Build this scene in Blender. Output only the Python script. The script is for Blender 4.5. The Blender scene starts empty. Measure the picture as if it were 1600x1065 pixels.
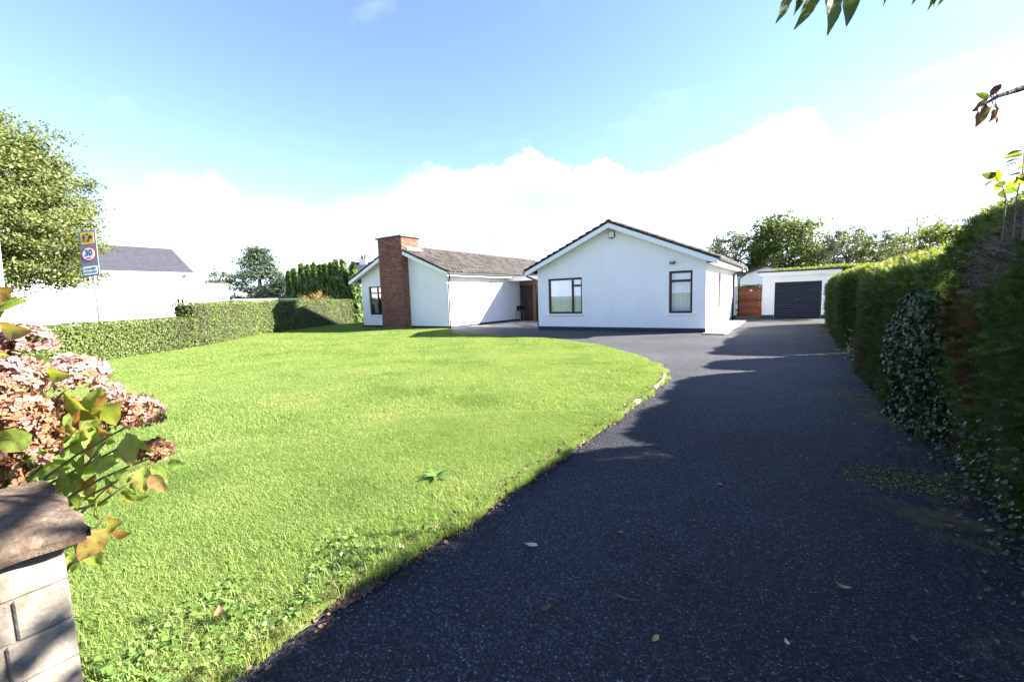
import bpy, bmesh, math, random
import numpy as np
from mathutils import Vector, Matrix

random.seed(7)
rng = np.random.default_rng(11)
SC = bpy.context.scene
COL = SC.collection

# ------------------------------------------------------------------ camera
# world frame: X runs along the front gable of the bungalow, Y into its depth, metres
TH, PITCH, ROLL, FPX = -0.5953, 0.1032, 0.0315, 652.9
CAM = np.array([9.71, -16.57, 1.5])
_u = np.array([math.cos(TH), math.sin(TH), 0]); _v = np.array([-math.sin(TH), math.cos(TH), 0])
_M = np.array([_u, _v, [0, 0, 1]])
_f = np.array([0, math.cos(PITCH), -math.sin(PITCH)]); _U0 = np.array([0, math.sin(PITCH), math.cos(PITCH)])
_R0 = np.array([1.0, 0, 0])
CF = _M @ _f
CR = _M @ (math.cos(ROLL) * _R0 - math.sin(ROLL) * _U0)
CU = _M @ (math.cos(ROLL) * _U0 + math.sin(ROLL) * _R0)
cd = bpy.data.cameras.new("camera"); cam = bpy.data.objects.new("camera", cd); COL.objects.link(cam)
cam.matrix_world = Matrix(((CR[0], CU[0], -CF[0], CAM[0]), (CR[1], CU[1], -CF[1], CAM[1]),
                           (CR[2], CU[2], -CF[2], CAM[2]), (0, 0, 0, 1)))
cd.sensor_width = 36; cd.lens = FPX / 1600 * 36; cd.clip_start = 0.05; cd.clip_end = 4000
SC.camera = cam


def at(x, y, d):
    """point seen at photo pixel (x, y) at depth d, used to survey positions"""
    r = CF + (x - 800) / FPX * CR + (532.5 - y) / FPX * CU
    return CAM + r * d


def ground_at(x, y, z=0.0):
    r = CF + (x - 800) / FPX * CR + (532.5 - y) / FPX * CU
    return CAM + r * (z - CAM[2]) / r[2]


# ------------------------------------------------------------------ sun, sky, exposure
SUN = Vector((1, 0.72, 0.67)).normalized()
SKY_STRENGTH, CLOUD = 0.064, 5.3
sd = bpy.data.lights.new("sun", 'SUN'); sd.energy = 5.0; sd.angle = math.radians(0.5); sd.color = (1, 0.94, 0.84)
so = bpy.data.objects.new("sun", sd); COL.objects.link(so)
so.rotation_euler = (-SUN).to_track_quat('-Z', 'Y').to_euler(); so.location = (30, 20, 30)
SC.view_settings.view_transform = 'Standard'; SC.view_settings.look = 'None'
SC.view_settings.gamma = 1; SC.view_settings.use_curve_mapping = False
SC.view_settings.exposure = 2.68

W = bpy.data.worlds.new("World"); SC.world = W; W.use_nodes = True
nt = W.node_tree; N = nt.nodes; L = nt.links
bg = N['Background']; bg.inputs[1].default_value = SKY_STRENGTH
sky = N.new('ShaderNodeTexSky'); sky.sky_type = 'NISHITA'; sky.sun_disc = False
sky.sun_elevation = math.asin(SUN.z); sky.sun_rotation = math.atan2(SUN.x, SUN.y)
sky.air_density = 1.0; sky.dust_density = 0.1; sky.ozone_density = 3.0; sky.altitude = 50


def nd(tree, typ, **kw):
    n = tree.nodes.new(typ)
    for k, val in kw.items():
        setattr(n, k, val)
    return n


def mth(tree, op, a, b=None, c=None, clamp=False):
    n = tree.nodes.new('ShaderNodeMath'); n.operation = op; n.use_clamp = clamp
    for i, q in enumerate((a, b, c)):
        if q is None: continue
        if isinstance(q, (int, float)): n.inputs[i].default_value = q
        else: tree.links.new(q, n.inputs[i])
    return n.outputs[0]


def mixc(tree, fac, a, b, blend='MIX'):
    n = tree.nodes.new('ShaderNodeMix'); n.data_type = 'RGBA'; n.blend_type = blend
    for i, q in ((0, fac), (6, a), (7, b)):
        if isinstance(q, (int, float)): n.inputs[i].default_value = q
        elif isinstance(q, tuple): n.inputs[i].default_value = q if len(q) == 4 else (*q, 1)
        else: tree.links.new(q, n.inputs[i])
    return n.outputs[2]


def build_sky():
    tc = nd(nt, 'ShaderNodeTexCoord'); sep = nd(nt, 'ShaderNodeSeparateXYZ')
    L.new(tc.outputs['Generated'], sep.inputs[0])
    x, y, z = sep.outputs
    az = mth(nt, 'ARCTAN2', y, x)
    azn = mth(nt, 'MULTIPLY_ADD', az, 1 / (2 * math.pi), 0.5)
    el = mth(nt, 'ARCSINE', z)
    cu = nd(nt, 'ShaderNodeFloatCurve'); L.new(azn, cu.inputs['Value'])
    # top of the cloud bank (bearing, height in degrees)
    pts = [(-180, 12), (-165, 11), (-130, 13), (-95, 16), (-60, 12), (-25, 15), (10, 17), (35, 19), (55, 17), (68, 18.2), (74.5, 17.6), (77, 16.6),
           (78.4, 15.2), (81, 15.8), (83, 15.4), (85.2, 13.8), (87.8, 15.6), (89.2, 18.2), (91.5, 18.4), (94.4, 17.8), (98, 16.6), (101, 15.8),
           (104.7, 14.2), (108, 14.2), (110, 16.2), (112, 17.1), (114.6, 15.4), (117.5, 16.8), (121.6, 18.2), (125.5, 16.5),
           (130, 16.2), (133.4, 16.4), (140, 14.0), (145, 13.4), (151, 13), (154, 12.2), (157, 13.6), (161, 13.9), (165, 12.8), (169, 11), (172, 11), (180, 12)]
    c = cu.mapping.curves[0]
    while len(c.points) > 2: c.points.remove(c.points[1])
    c.points[0].location = (0, pts[0][1] / 40); c.points[1].location = (1, pts[-1][1] / 40)
    for a, e in pts[1:-1]:
        c.points.new((a + 180) / 360, e / 40)
    cu.mapping.update()
    top = mth(nt, 'MULTIPLY', cu.outputs[0], math.radians(40))
    mp = nd(nt, 'ShaderNodeMapping'); mp.inputs['Scale'].default_value = (1, 1, 1.6); L.new(tc.outputs['Generated'], mp.inputs[0])
    n1 = nd(nt, 'ShaderNodeTexNoise'); n1.inputs['Scale'].default_value = 16; n1.inputs['Detail'].default_value = 8; n1.inputs['Roughness'].default_value = 0.62
    L.new(mp.outputs[0], n1.inputs['Vector'])
    n2 = nd(nt, 'ShaderNodeTexNoise'); n2.inputs['Scale'].default_value = 4.5; n2.inputs['Detail'].default_value = 7; n2.inputs['Roughness'].default_value = 0.6
    L.new(mp.outputs[0], n2.inputs['Vector'])
    edge = mth(nt, 'MULTIPLY_ADD', n1.outputs[0], 0.075, -0.030)
    d = mth(nt, 'SUBTRACT', mth(nt, 'ADD', top, edge), el)
    # crisp over most of the bank, thinner and broken towards the west end
    soft = nd(nt, 'ShaderNodeMapRange'); L.new(azn, soft.inputs[0])
    soft.inputs[1].default_value = (128 + 180) / 360; soft.inputs[2].default_value = (142 + 180) / 360
    soft.inputs[3].default_value = 0.010; soft.inputs[4].default_value = 0.055
    m1 = mth(nt, 'DIVIDE', d, soft.outputs[0], clamp=True)
    holes = nd(nt, 'ShaderNodeMapRange'); L.new(n2.outputs[0], holes.inputs[0])
    holes.inputs[1].default_value = 0.38; holes.inputs[2].default_value = 0.56; holes.inputs[3].default_value = 0.35; holes.inputs[4].default_value = 1
    west = nd(nt, 'ShaderNodeMapRange'); L.new(azn, west.inputs[0])
    west.inputs[1].default_value = (126 + 180) / 360; west.inputs[2].default_value = (140 + 180) / 360
    hm = mth(nt, 'ADD', mth(nt, 'MULTIPLY', holes.outputs[0], west.outputs[0]), mth(nt, 'SUBTRACT', 1.0, west.outputs[0]))
    m1 = mth(nt, 'MULTIPLY', m1, hm, clamp=True)
    # thin high wisps
    mp3 = nd(nt, 'ShaderNodeMapping'); mp3.inputs['Scale'].default_value = (1.2, 2.6, 5); mp3.inputs['Rotation'].default_value = (0.2, 0, 0.6)
    L.new(tc.outputs['Generated'], mp3.inputs[0])
    n3 = nd(nt, 'ShaderNodeTexNoise'); n3.inputs['Scale'].default_value = 2.6; n3.inputs['Detail'].default_value = 6
    L.new(mp3.outputs[0], n3.inputs['Vector'])
    wi = nd(nt, 'ShaderNodeMapRange'); L.new(n3.outputs[0], wi.inputs[0])
    wi.inputs[1].default_value = 0.6; wi.inputs[2].default_value = 0.8; wi.inputs[3].default_value = 0; wi.inputs[4].default_value = 0.22
    m = mth(nt, 'MAXIMUM', m1, wi.outputs[0])
    m = mth(nt, 'MULTIPLY', m, mth(nt, 'GREATER_THAN', z, -0.02))
    sh = nd(nt, 'ShaderNodeMapRange'); L.new(n2.outputs[0], sh.inputs[0])
    sh.inputs[1].default_value = 0.34; sh.inputs[2].default_value = 0.54
    ccol = mixc(nt, sh.outputs[0], (CLOUD * 0.43, CLOUD * 0.48, CLOUD * 0.60), (CLOUD * .84, CLOUD * .97, CLOUD * 1.24))
    blue = mixc(nt, 1.0, sky.outputs[0], (1.04, .96, 1.02), 'MULTIPLY')
    L.new(mixc(nt, m, blue, ccol), bg.inputs[0])


build_sky()

# ------------------------------------------------------------------ object helpers


def setp(o, label=None, cat=None, group=None, kind=None):
    if label: o["label"] = label
    if cat: o["category"] = cat
    if group: o["group"] = group
    if kind: o["kind"] = kind
    return o


def thing(name, label, cat, loc=(0, 0, 0), group=None):
    o = bpy.data.objects.new(name, None); COL.objects.link(o); o.location = loc
    o.empty_display_size = 0.2
    return setp(o, label, cat, group)


def link(name, me, parent=None, mat=None, loc=None, kind=None):
    o = bpy.data.objects.new(name, me); COL.objects.link(o)
    if parent is not None:
        o.parent = parent
        p = parent; off = Vector((0, 0, 0))
        while p is not None:
            off += p.location; p = p.parent
        o.location = -off if loc is None else loc
    elif loc is not None:
        o.location = loc
    if mat is not None:
        if not me.materials: me.materials.append(mat)
    if kind: o["kind"] = kind
    return o


class MB:
    """collects faces, then becomes one mesh"""
    def __init__(self): self.v = []; self.f = []; self.t = []

    def quad(self, *p):
        n = len(self.v); self.v += [tuple(q) for q in p]; self.f.append(tuple(range(n, n + len(p))))

    def box(self, a, b):
        x0, y0, z0 = (min(a[i], b[i]) for i in range(3)); x1, y1, z1 = (max(a[i], b[i]) for i in range(3))
        n = len(self.v)
        self.v += [(x0, y0, z0), (x1, y0, z0), (x1, y1, z0), (x0, y1, z0), (x0, y0, z1), (x1, y0, z1), (x1, y1, z1), (x0, y1, z1)]
        self.f += [tuple(n + i for i in q) for q in ((3, 2, 1, 0), (4, 5, 6, 7), (0, 1, 5, 4), (1, 2, 6, 5), (2, 3, 7, 6), (3, 0, 4, 7))]

    def prism(self, poly, axis, a, b):
        """poly: 2-D points in the two other axes, extruded along axis from a to b"""
        def P(q, w):
            l = list(q); l.insert(axis, w); return tuple(l)
        n = len(self.v); k = len(poly)
        self.v += [P(q, a) for q in poly] + [P(q, b) for q in poly]
        self.f.append(tuple(n + i for i in range(k))); self.f.append(tuple(n + k + i for i in reversed(range(k))))
        for i in range(k):
            j = (i + 1) % k; self.f.append((n + j, n + i, n + k + i, n + k + j))

    def tube(self, pts, r, seg=8, cap=True):
        pts = [Vector(p) for p in pts]; k = len(pts)
        rs = r if isinstance(r, (list, tuple)) else [r] * k
        n0 = len(self.v); up = Vector((0.13, 0.21, 0.97))
        for i, p in enumerate(pts):
            d = (pts[min(i + 1, k - 1)] - pts[max(i - 1, 0)]).normalized()
            a = d.cross(up)
            if a.length < 1e-3: a = d.cross(Vector((1, 0, 0)))
            a.normalize(); b = d.cross(a)
            for j in range(seg):
                t = 2 * math.pi * j / seg
                self.v.append(tuple(p + (a * math.cos(t) + b * math.sin(t)) * rs[i]))
        for i in range(k - 1):
            for j in range(seg):
                q = n0 + i * seg; j2 = (j + 1) % seg
                self.f.append((q + j, q + j2, q + seg + j2, q + seg + j))
        if cap:
            self.f.append(tuple(n0 + j for j in reversed(range(seg))))
            self.f.append(tuple(n0 + (k - 1) * seg + j for j in range(seg)))

    def mesh(self, name, mat=None, smooth=False, bevel=0):
        me = bpy.data.meshes.new(name); me.from_pydata(self.v, [], self.f); me.update()
        bm = bmesh.new(); bm.from_mesh(me)
        bmesh.ops.recalc_face_normals(bm, faces=bm.faces)
        if bevel:
            bmesh.ops.bevel(bm, geom=list(bm.edges), offset=bevel, segments=1, affect='EDGES', clamp_overlap=True)
        bm.to_mesh(me); bm.free()
        if smooth: me.shade_smooth()
        if mat: me.materials.append(mat)
        return me

    def build(self, name, mat, parent=None, smooth=False, bevel=0, kind=None):
        return link(name, self.mesh(name, mat, smooth, bevel), parent, kind=kind)


def np_mesh(name, V, Fc, mat=None, tint=None, smooth=False):
    """V Nx3, Fc list of equal-length faces (array MxK)"""
    V = np.asarray(V, np.float32); Fc = np.asarray(Fc, np.int32)
    me = bpy.data.meshes.new(name)
    me.vertices.add(len(V)); me.vertices.foreach_set('co', V.ravel())
    M, K = Fc.shape
    me.loops.add(M * K); me.loops.foreach_set('vertex_index', Fc.ravel())
    me.polygons.add(M); me.polygons.foreach_set('loop_start', np.arange(0, M * K, K, dtype=np.int32))
    me.polygons.foreach_set('loop_total', np.full(M, K, np.int32))
    if tint is not None:
        a = me.attributes.new('tint', 'FLOAT', 'POINT'); a.data.foreach_set('value', np.asarray(tint, np.float32))
    me.update(calc_edges=True)
    if smooth: me.shade_smooth()
    if mat: me.materials.append(mat)
    return me


def frames(nrm, spin=None, bias=None):
    """rotation matrices whose z column follows nrm and whose y column (leaf length) is random in the plane, or leans to bias"""
    n = nrm / (np.linalg.norm(nrm, axis=1, keepdims=True) + 1e-9)
    r = rng.normal(size=n.shape) if bias is None else bias + rng.normal(size=n.shape) * (spin or 0.5)
    t = r - (r * n).sum(1, keepdims=True) * n
    t /= np.linalg.norm(t, axis=1, keepdims=True) + 1e-9
    b = np.cross(t, n)
    return np.stack([b, t, n], axis=2)


def scatter(pv, pf, pos, rot, scale, tint, ptint=None):
    pv = np.asarray(pv, float); pf = np.asarray(pf)
    n = len(pos); k = len(pv)
    V = np.einsum('nij,kj->nki', rot, pv) * np.asarray(scale).reshape(-1, 1, 1) + pos[:, None, :]
    Fc = (pf[None] + (np.arange(n) * k)[:, None, None]).reshape(-1, pf.shape[1])
    T = np.repeat(np.asarray(tint), k)
    if ptint is not None: T = T + np.tile(ptint, n)
    return V.reshape(-1, 3), Fc, np.clip(T, 0, 1)


def wob(P, f, s=0.0):
    """cheap smooth noise in -1..1"""
    x, y, z = P[:, 0] * f + s, P[:, 1] * f + s * 1.7, P[:, 2] * f - s
    return (np.sin(x * 1.0 + 1.3 * np.sin(y * .9 + s)) + np.sin(y * 1.1 + 1.2 * np.sin(z * 1.2)) + np.sin(z * 1.05 + 1.4 * np.sin(x * .8 - s))
            + .6 * np.sin(x * 2.3 + y * 1.7) + .6 * np.sin(z * 2.1 - y * 2.4)) / 4.2


LEAF4 = ([(0, 0, 0), (.34, .42, .06), (0, 1, 0), (-.34, .42, .06)], [(0, 1, 2, 3)])
# folded leaf, two quads
LEAF6 = ([(0, 0, 0), (.0, .5, -.07), (0, 1, 0.02), (.32, .28, .06), (.27, .68, .05), (-.32, .28, .06), (-.27, .68, .05)],
         [(0, 3, 4, 1), (1, 4, 2, 2), (0, 1, 6, 5), (1, 2, 2, 6)])
LEAF3 = ([(-.5, 0, 0), (.5, 0, 0), (0.0, 1, 0)], [(0, 1, 2)])


def frond_proto(pairs=5):
    v = []; f = []
    def tri(a, b, c):
        n = len(v); v.extend([a, b, c]); f.append((n, n + 1, n + 2))
    tri((-.03, 0, 0), (.03, 0, 0), (0, 1.0, -.08))
    for i in range(pairs):
        y = .12 + .78 * i / pairs; l = .42 * (1 - .55 * i / pairs)
        for s in (-1, 1):
            z = .05 * math.sin(i * 2.1 + s)
            tri((0, y - .05, 0), (0, y + .06, 0), (s * l * .75, y + l * .75, z))
    return v, f


FROND = frond_proto()

# ------------------------------------------------------------------ materials
MATS = {}


def mat(name, col=(.5, .5, .5), rough=.7, metal=0, spec=.5):
    m = bpy.data.materials.new(name); m.use_nodes = True
    b = m.node_tree.nodes['Principled BSDF']
    b.inputs['Base Color'].default_value = (*col, 1); b.inputs['Roughness'].default_value = rough
    b.inputs['Metallic'].default_value = metal; b.inputs['Specular IOR Level'].default_value = spec
    MATS[name] = m
    return m


def noise_mat(name, stops, scale=8, detail=6, rough=.8, bump=0, bscale=None, spec=.4, stretch=(1, 1, 1), coord='Object', dist=.02):
    m = mat(name, rough=rough, spec=spec); t = m.node_tree; b = t.nodes['Principled BSDF']
    tc = nd(t, 'ShaderNodeTexCoord'); mp = nd(t, 'ShaderNodeMapping'); mp.inputs['Scale'].default_value = stretch
    t.links.new(tc.outputs[coord], mp.inputs[0])
    n = nd(t, 'ShaderNodeTexNoise'); n.inputs['Scale'].default_value = scale; n.inputs['Detail'].default_value = detail; n.inputs['Roughness'].default_value = .65
    t.links.new(mp.outputs[0], n.inputs['Vector'])
    r = ramp(t, n.outputs[0], stops); t.links.new(r, b.inputs['Base Color'])
    if bump:
        n2 = nd(t, 'ShaderNodeTexNoise'); n2.inputs['Scale'].default_value = bscale or scale * 4; n2.inputs['Detail'].default_value = 5
        t.links.new(mp.outputs[0], n2.inputs['Vector'])
        bp = nd(t, 'ShaderNodeBump'); bp.inputs['Strength'].default_value = bump; bp.inputs['Distance'].default_value = dist
        t.links.new(n2.outputs[0], bp.inputs['Height']); t.links.new(bp.outputs[0], b.inputs['Normal'])
    return m


def ramp(t, fac, stops):
    r = nd(t, 'ShaderNodeValToRGB'); e = r.color_ramp.elements
    while len(e) > 1: e.remove(e[-1])
    e[0].position = stops[0][0]; e[0].color = (*stops[0][1], 1)
    for p, c in stops[1:]:
        q = e.new(p); q.color = (*c, 1)
    if fac is not None: t.links.new(fac, r.inputs[0])
    return r.outputs[0]


def leaf_mat(name, stops, transl=.35, rough=.5, spec=.35, tcol=1.3):
    m = mat(name, rough=rough, spec=spec); t = m.node_tree; b = t.nodes['Principled BSDF']; out = t.nodes['Material Output']
    a = nd(t, 'ShaderNodeAttribute'); a.attribute_name = 'tint'
    c = ramp(t, a.outputs['Fac'], stops); t.links.new(c, b.inputs['Base Color'])
    tr = nd(t, 'ShaderNodeBsdfTranslucent')
    g = mixc(t, 1.0, c, (tcol * 1.05, tcol, tcol * .5), 'MULTIPLY'); t.links.new(g, tr.inputs[0])
    mx = nd(t, 'ShaderNodeMixShader'); mx.inputs[0].default_value = transl
    t.links.new(b.outputs[0], mx.inputs[1]); t.links.new(tr.outputs[0], mx.inputs[2]); t.links.new(mx.outputs[0], out.inputs[0])
    return m


def tint_mat(name, stops, rough=.8, spec=.3, bump=0, bscale=40):
    """colour picked per object (random), for alike pieces that differ a little"""
    m = mat(name, rough=rough, spec=spec); t = m.node_tree; b = t.nodes['Principled BSDF']
    oi = nd(t, 'ShaderNodeObjectInfo')
    c = ramp(t, oi.outputs['Random'], stops)
    tc = nd(t, 'ShaderNodeTexCoord'); n = nd(t, 'ShaderNodeTexNoise'); n.inputs['Scale'].default_value = bscale; n.inputs['Detail'].default_value = 5
    t.links.new(tc.outputs['Object'], n.inputs['Vector'])
    v = ramp(t, n.outputs[0], [(.3, (.72, .72, .72)), (.65, (1.1, 1.1, 1.1))])
    t.links.new(mixc(t, 1.0, c, v, 'MULTIPLY'), b.inputs['Base Color'])
    if bump:
        bp = nd(t, 'ShaderNodeBump'); bp.inputs['Strength'].default_value = bump; bp.inputs['Distance'].default_value = .01
        t.links.new(n.outputs[0], bp.inputs['Height']); t.links.new(bp.outputs[0], b.inputs['Normal'])
    return m


def glass_mat():
    m = mat('window_glass'); t = m.node_tree; out = t.nodes['Material Output']
    tr = nd(t, 'ShaderNodeBsdfTransparent'); tr.inputs[0].default_value = (.86, .9, .9, 1)
    gl = nd(t, 'ShaderNodeBsdfGlossy'); gl.inputs['Roughness'].default_value = .01; gl.inputs[0].default_value = (.95, .97, 1, 1)
    fr = nd(t, 'ShaderNodeFresnel'); fr.inputs[0].default_value = 1.9
    mx = nd(t, 'ShaderNodeMixShader'); t.links.new(mth(t, 'MULTIPLY', fr.outputs[0], 2.2, clamp=True), mx.inputs[0])
    t.links.new(tr.outputs[0], mx.inputs[1]); t.links.new(gl.outputs[0], mx.inputs[2]); t.links.new(mx.outputs[0], out.inputs[0])
    return m


def wall_paint():
    m = mat('white_render', (.8, .8, .79), .85, spec=.2); t = m.node_tree; b = t.nodes['Principled BSDF']
    tc = nd(t, 'ShaderNodeTexCoord')
    n = nd(t, 'ShaderNodeTexNoise'); n.inputs['Scale'].default_value = 1.1; n.inputs['Detail'].default_value = 8; n.inputs['Roughness'].default_value = .6
    t.links.new(tc.outputs['Object'], n.inputs['Vector'])
    mp = nd(t, 'ShaderNodeMapping'); mp.inputs['Scale'].default_value = (2.2, 2.2, .35); t.links.new(tc.outputs['Object'], mp.inputs[0])
    s = nd(t, 'ShaderNodeTexNoise'); s.inputs['Scale'].default_value = 1.4; s.inputs['Detail'].default_value = 5; t.links.new(mp.outputs[0], s.inputs['Vector'])
    c1 = ramp(t, n.outputs[0], [(.3, (.81, .815, .81)), (.6, (.86, .86, .855))])
    c2 = ramp(t, s.outputs[0], [(.3, (.97, .972, .965)), (.5, (1, 1, 1))])
    # splash staining close to the ground
    sep = nd(t, 'ShaderNodeSeparateXYZ'); t.links.new(tc.outputs['Object'], sep.inputs[0])
    c = mixc(t, 1.0, c1, c2, 'MULTIPLY')
    t.links.new(c, b.inputs['Base Color'])
    n2 = nd(t, 'ShaderNodeTexNoise'); n2.inputs['Scale'].default_value = 55; n2.inputs['Detail'].default_value = 4; t.links.new(tc.outputs['Object'], n2.inputs['Vector'])
    bp = nd(t, 'ShaderNodeBump'); bp.inputs['Strength'].default_value = .5; bp.inputs['Distance'].default_value = .01
    t.links.new(n2.outputs[0], bp.inputs['Height']); t.links.new(bp.outputs[0], b.inputs['Normal'])
    return m


def asphalt_mat():
    m = mat('asphalt', rough=.85, spec=.22); t = m.node_tree; b = t.nodes['Principled BSDF']
    tc = nd(t, 'ShaderNodeTexCoord'); O = tc.outputs['Object']
    vo = nd(t, 'ShaderNodeTexVoronoi'); vo.inputs['Scale'].default_value = 125; t.links.new(O, vo.inputs['Vector'])
    vs = nd(t, 'ShaderNodeSeparateColor'); t.links.new(vo.outputs['Color'], vs.inputs[0])
    chips = ramp(t, vs.outputs[0], [(0, (.014, .016, .023)), (.5, (.033, .036, .044)), (.80, (.062, .065, .074)), (.93, (.10, .10, .11)), (.98, (.16, .16, .165)), (1, (.30, .30, .30))])
    n = nd(t, 'ShaderNodeTexNoise'); n.inputs['Scale'].default_value = .55; n.inputs['Detail'].default_value = 7; n.inputs['Roughness'].default_value = .6; t.links.new(O, n.inputs['Vector'])
    pv = ramp(t, n.outputs[0], [(.3, (.50, .50, .52)), (.5, (.66, .66, .67)), (.7, (.86, .85, .83))])
    c = mixc(t, 1.0, chips, pv, 'MULTIPLY')
    # darker and bluer at the near end, paler and warmer towards the house
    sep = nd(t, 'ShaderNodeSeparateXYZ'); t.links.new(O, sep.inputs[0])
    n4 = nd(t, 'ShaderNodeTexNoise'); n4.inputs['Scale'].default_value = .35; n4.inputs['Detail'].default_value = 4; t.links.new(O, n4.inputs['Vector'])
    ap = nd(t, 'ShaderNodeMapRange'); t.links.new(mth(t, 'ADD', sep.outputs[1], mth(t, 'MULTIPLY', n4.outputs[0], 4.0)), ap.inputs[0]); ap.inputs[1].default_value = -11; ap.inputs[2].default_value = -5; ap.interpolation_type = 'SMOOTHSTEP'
    apron_tone = mixc(t, ap.outputs[0], (.8, .8, .84), (1.75, 1.68, 1.62))
    c = mixc(t, 1.0, c, apron_tone, 'MULTIPLY')
    # moss: along the hedge and in front of the garage
    mr = nd(t, 'ShaderNodeMapRange'); t.links.new(sep.outputs[0], mr.inputs[0]); mr.inputs[1].default_value = 9.9; mr.inputs[2].default_value = 10.9
    mg = nd(t, 'ShaderNodeMapRange'); t.links.new(sep.outputs[1], mg.inputs[0]); mg.inputs[1].default_value = 5.5; mg.inputs[2].default_value = 8.8
    zone = mth(t, 'MAXIMUM', mr.outputs[0], mg.outputs[0])
    n3 = nd(t, 'ShaderNodeTexNoise'); n3.inputs['Scale'].default_value = 1.5; n3.inputs['Detail'].default_value = 9; n3.inputs['Roughness'].default_value = .72; t.links.new(O, n3.inputs['Vector'])
    ms = nd(t, 'ShaderNodeMapRange'); t.links.new(n3.outputs[0], ms.inputs[0]); ms.inputs[1].default_value = .52; ms.inputs[2].default_value = .62
    mm = mth(t, 'MULTIPLY', zone, ms.outputs[0], clamp=True)
    c = mixc(t, mth(t, 'MULTIPLY', mm, .8), c, (.12, .13, .02))
    t.links.new(c, b.inputs['Base Color'])
    bp = nd(t, 'ShaderNodeBump'); bp.inputs['Strength'].default_value = .7; bp.inputs['Distance'].default_value = .006
    t.links.new(vo.outputs['Distance'], bp.inputs['Height']); t.links.new(bp.outputs[0], b.inputs['Normal'])
    return m


WHITE = wall_paint()
TRIM = mat('white_painted_board', (.82, .82, .82), .45)
PLINTH = noise_mat('dark_blue_plinth_paint', [(.3, (.012, .016, .035)), (.7, (.024, .030, .055))], 6, rough=.6)
CONC = noise_mat('bare_concrete', [(.3, (.30, .29, .27)), (.7, (.46, .45, .43))], 7, rough=.9, bump=.4)
SLAB = noise_mat('brown_concrete', [(.3, (.20, .165, .14)), (.7, (.31, .265, .23))], 5, rough=.9, bump=.3)
TILE = noise_mat('concrete_roof_tile', [(.25, (.055, .046, .042)), (.5, (.12, .10, .092)), (.75, (.20, .18, .16))], 2.2, 9, rough=.85, bump=.5, bscale=60)
BARGE_DARK = mat('dark_verge_mortar', (.03, .03, .035), .8)
BLACKPL = mat('black_plastic', (.012, .012, .014), .35)
GUTTER = mat('grey_gutter', (.10, .10, .10), .45)
FRAME = noise_mat('dark_brown_frame', [(.3, (.016, .007, .006)), (.7, (.030, .014, .011))], 12, rough=.4, stretch=(1, 1, .2))
DOORW = noise_mat('dark_stained_wood', [(.3, (.022, .013, .010)), (.7, (.050, .030, .022))], 9, rough=.55, stretch=(6, 6, .4))
ORANGEW = noise_mat('varnished_wood', [(.3, (.17, .062, .022)), (.7, (.27, .11, .045))], 8, rough=.45, stretch=(5, 5, .4))
REDW = tint_mat('red_stained_board', [(0, (.17, .045, .021)), (.5, (.25, .070, .032)), (1, (.32, .105, .05))], .6, bscale=14)
GLASS = glass_mat()
NET = mat('net_curtain', (.78, .82, .82), .9); NET.node_tree.nodes['Principled BSDF'].inputs['Transmission Weight'].default_value = 0
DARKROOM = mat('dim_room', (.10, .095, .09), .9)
BRICK = None
STEEL = mat('galvanised_steel', (.32, .34, .36), .45, .6)
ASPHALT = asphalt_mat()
BARK = noise_mat('bark', [(.3, (.05, .042, .034)), (.7, (.13, .115, .095))], 9, rough=.95, bump=.8, stretch=(1, 1, .3))
TWIG = noise_mat('dry_twig', [(.3, (.09, .07, .058)), (.7, (.20, .165, .14))], 20, rough=.9)
SLATE = noise_mat('purple_slate', [(.3, (.036, .035, .044)), (.7, (.056, .054, .066))], 3, rough=.6)
SOIL = noise_mat('soil', [(.3, (.05, .036, .026)), (.7, (.12, .092, .068))], 14, rough=1, bump=.8)


def brick_mat():
    m = mat('red_brown_brick', rough=.85, spec=.25); t = m.node_tree; b = t.nodes['Principled BSDF']
    a = nd(t, 'ShaderNodeAttribute'); a.attribute_name = 'tint'
    c = ramp(t, a.outputs['Fac'], [(0, (.12, .05, .038)), (.4, (.20, .085, .06)), (.8, (.265, .12, .085)), (1, (.33, .17, .13))])
    tc = nd(t, 'ShaderNodeTexCoord'); n = nd(t, 'ShaderNodeTexNoise'); n.inputs['Scale'].default_value = 30; n.inputs['Detail'].default_value = 5
    t.links.new(tc.outputs['Object'], n.inputs['Vector'])
    t.links.new(mixc(t, 1.0, c, ramp(t, n.outputs[0], [(.3, (.8, .8, .8)), (.7, (1.15, 1.12, 1.1))]), 'MULTIPLY'), b.inputs['Base Color'])
    return m


BRICK = brick_mat()
MORTAR = noise_mat('mortar', [(.3, (.22, .19, .17)), (.7, (.33, .30, .27))], 12, rough=.95)

# ------------------------------------------------------------------ ground
GRASSY = noise_mat('rough_grass_ground', [(.3, (.035, .055, .015)), (.7, (.075, .105, .03))], .8, 9, rough=1)
g = MB(); g.quad((-1500, -1500, -.04), (1500, -1500, -.04), (1500, 1500, -.04), (-1500, 1500, -.04))
setp(g.build('ground', GRASSY), kind='structure')
g = MB(); g.quad((-5.2, -30, 0), (11.6, -30, 0), (11.6, 9.6, 0), (-5.2, 9.6, 0))
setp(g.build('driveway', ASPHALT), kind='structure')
g = MB(); g.quad((-23, -40, -.02), (-13.5, -40, -.02), (-26, 30, -.02), (-34, 30, -.02))
setp(g.build('road', ASPHALT), kind='structure')

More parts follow.
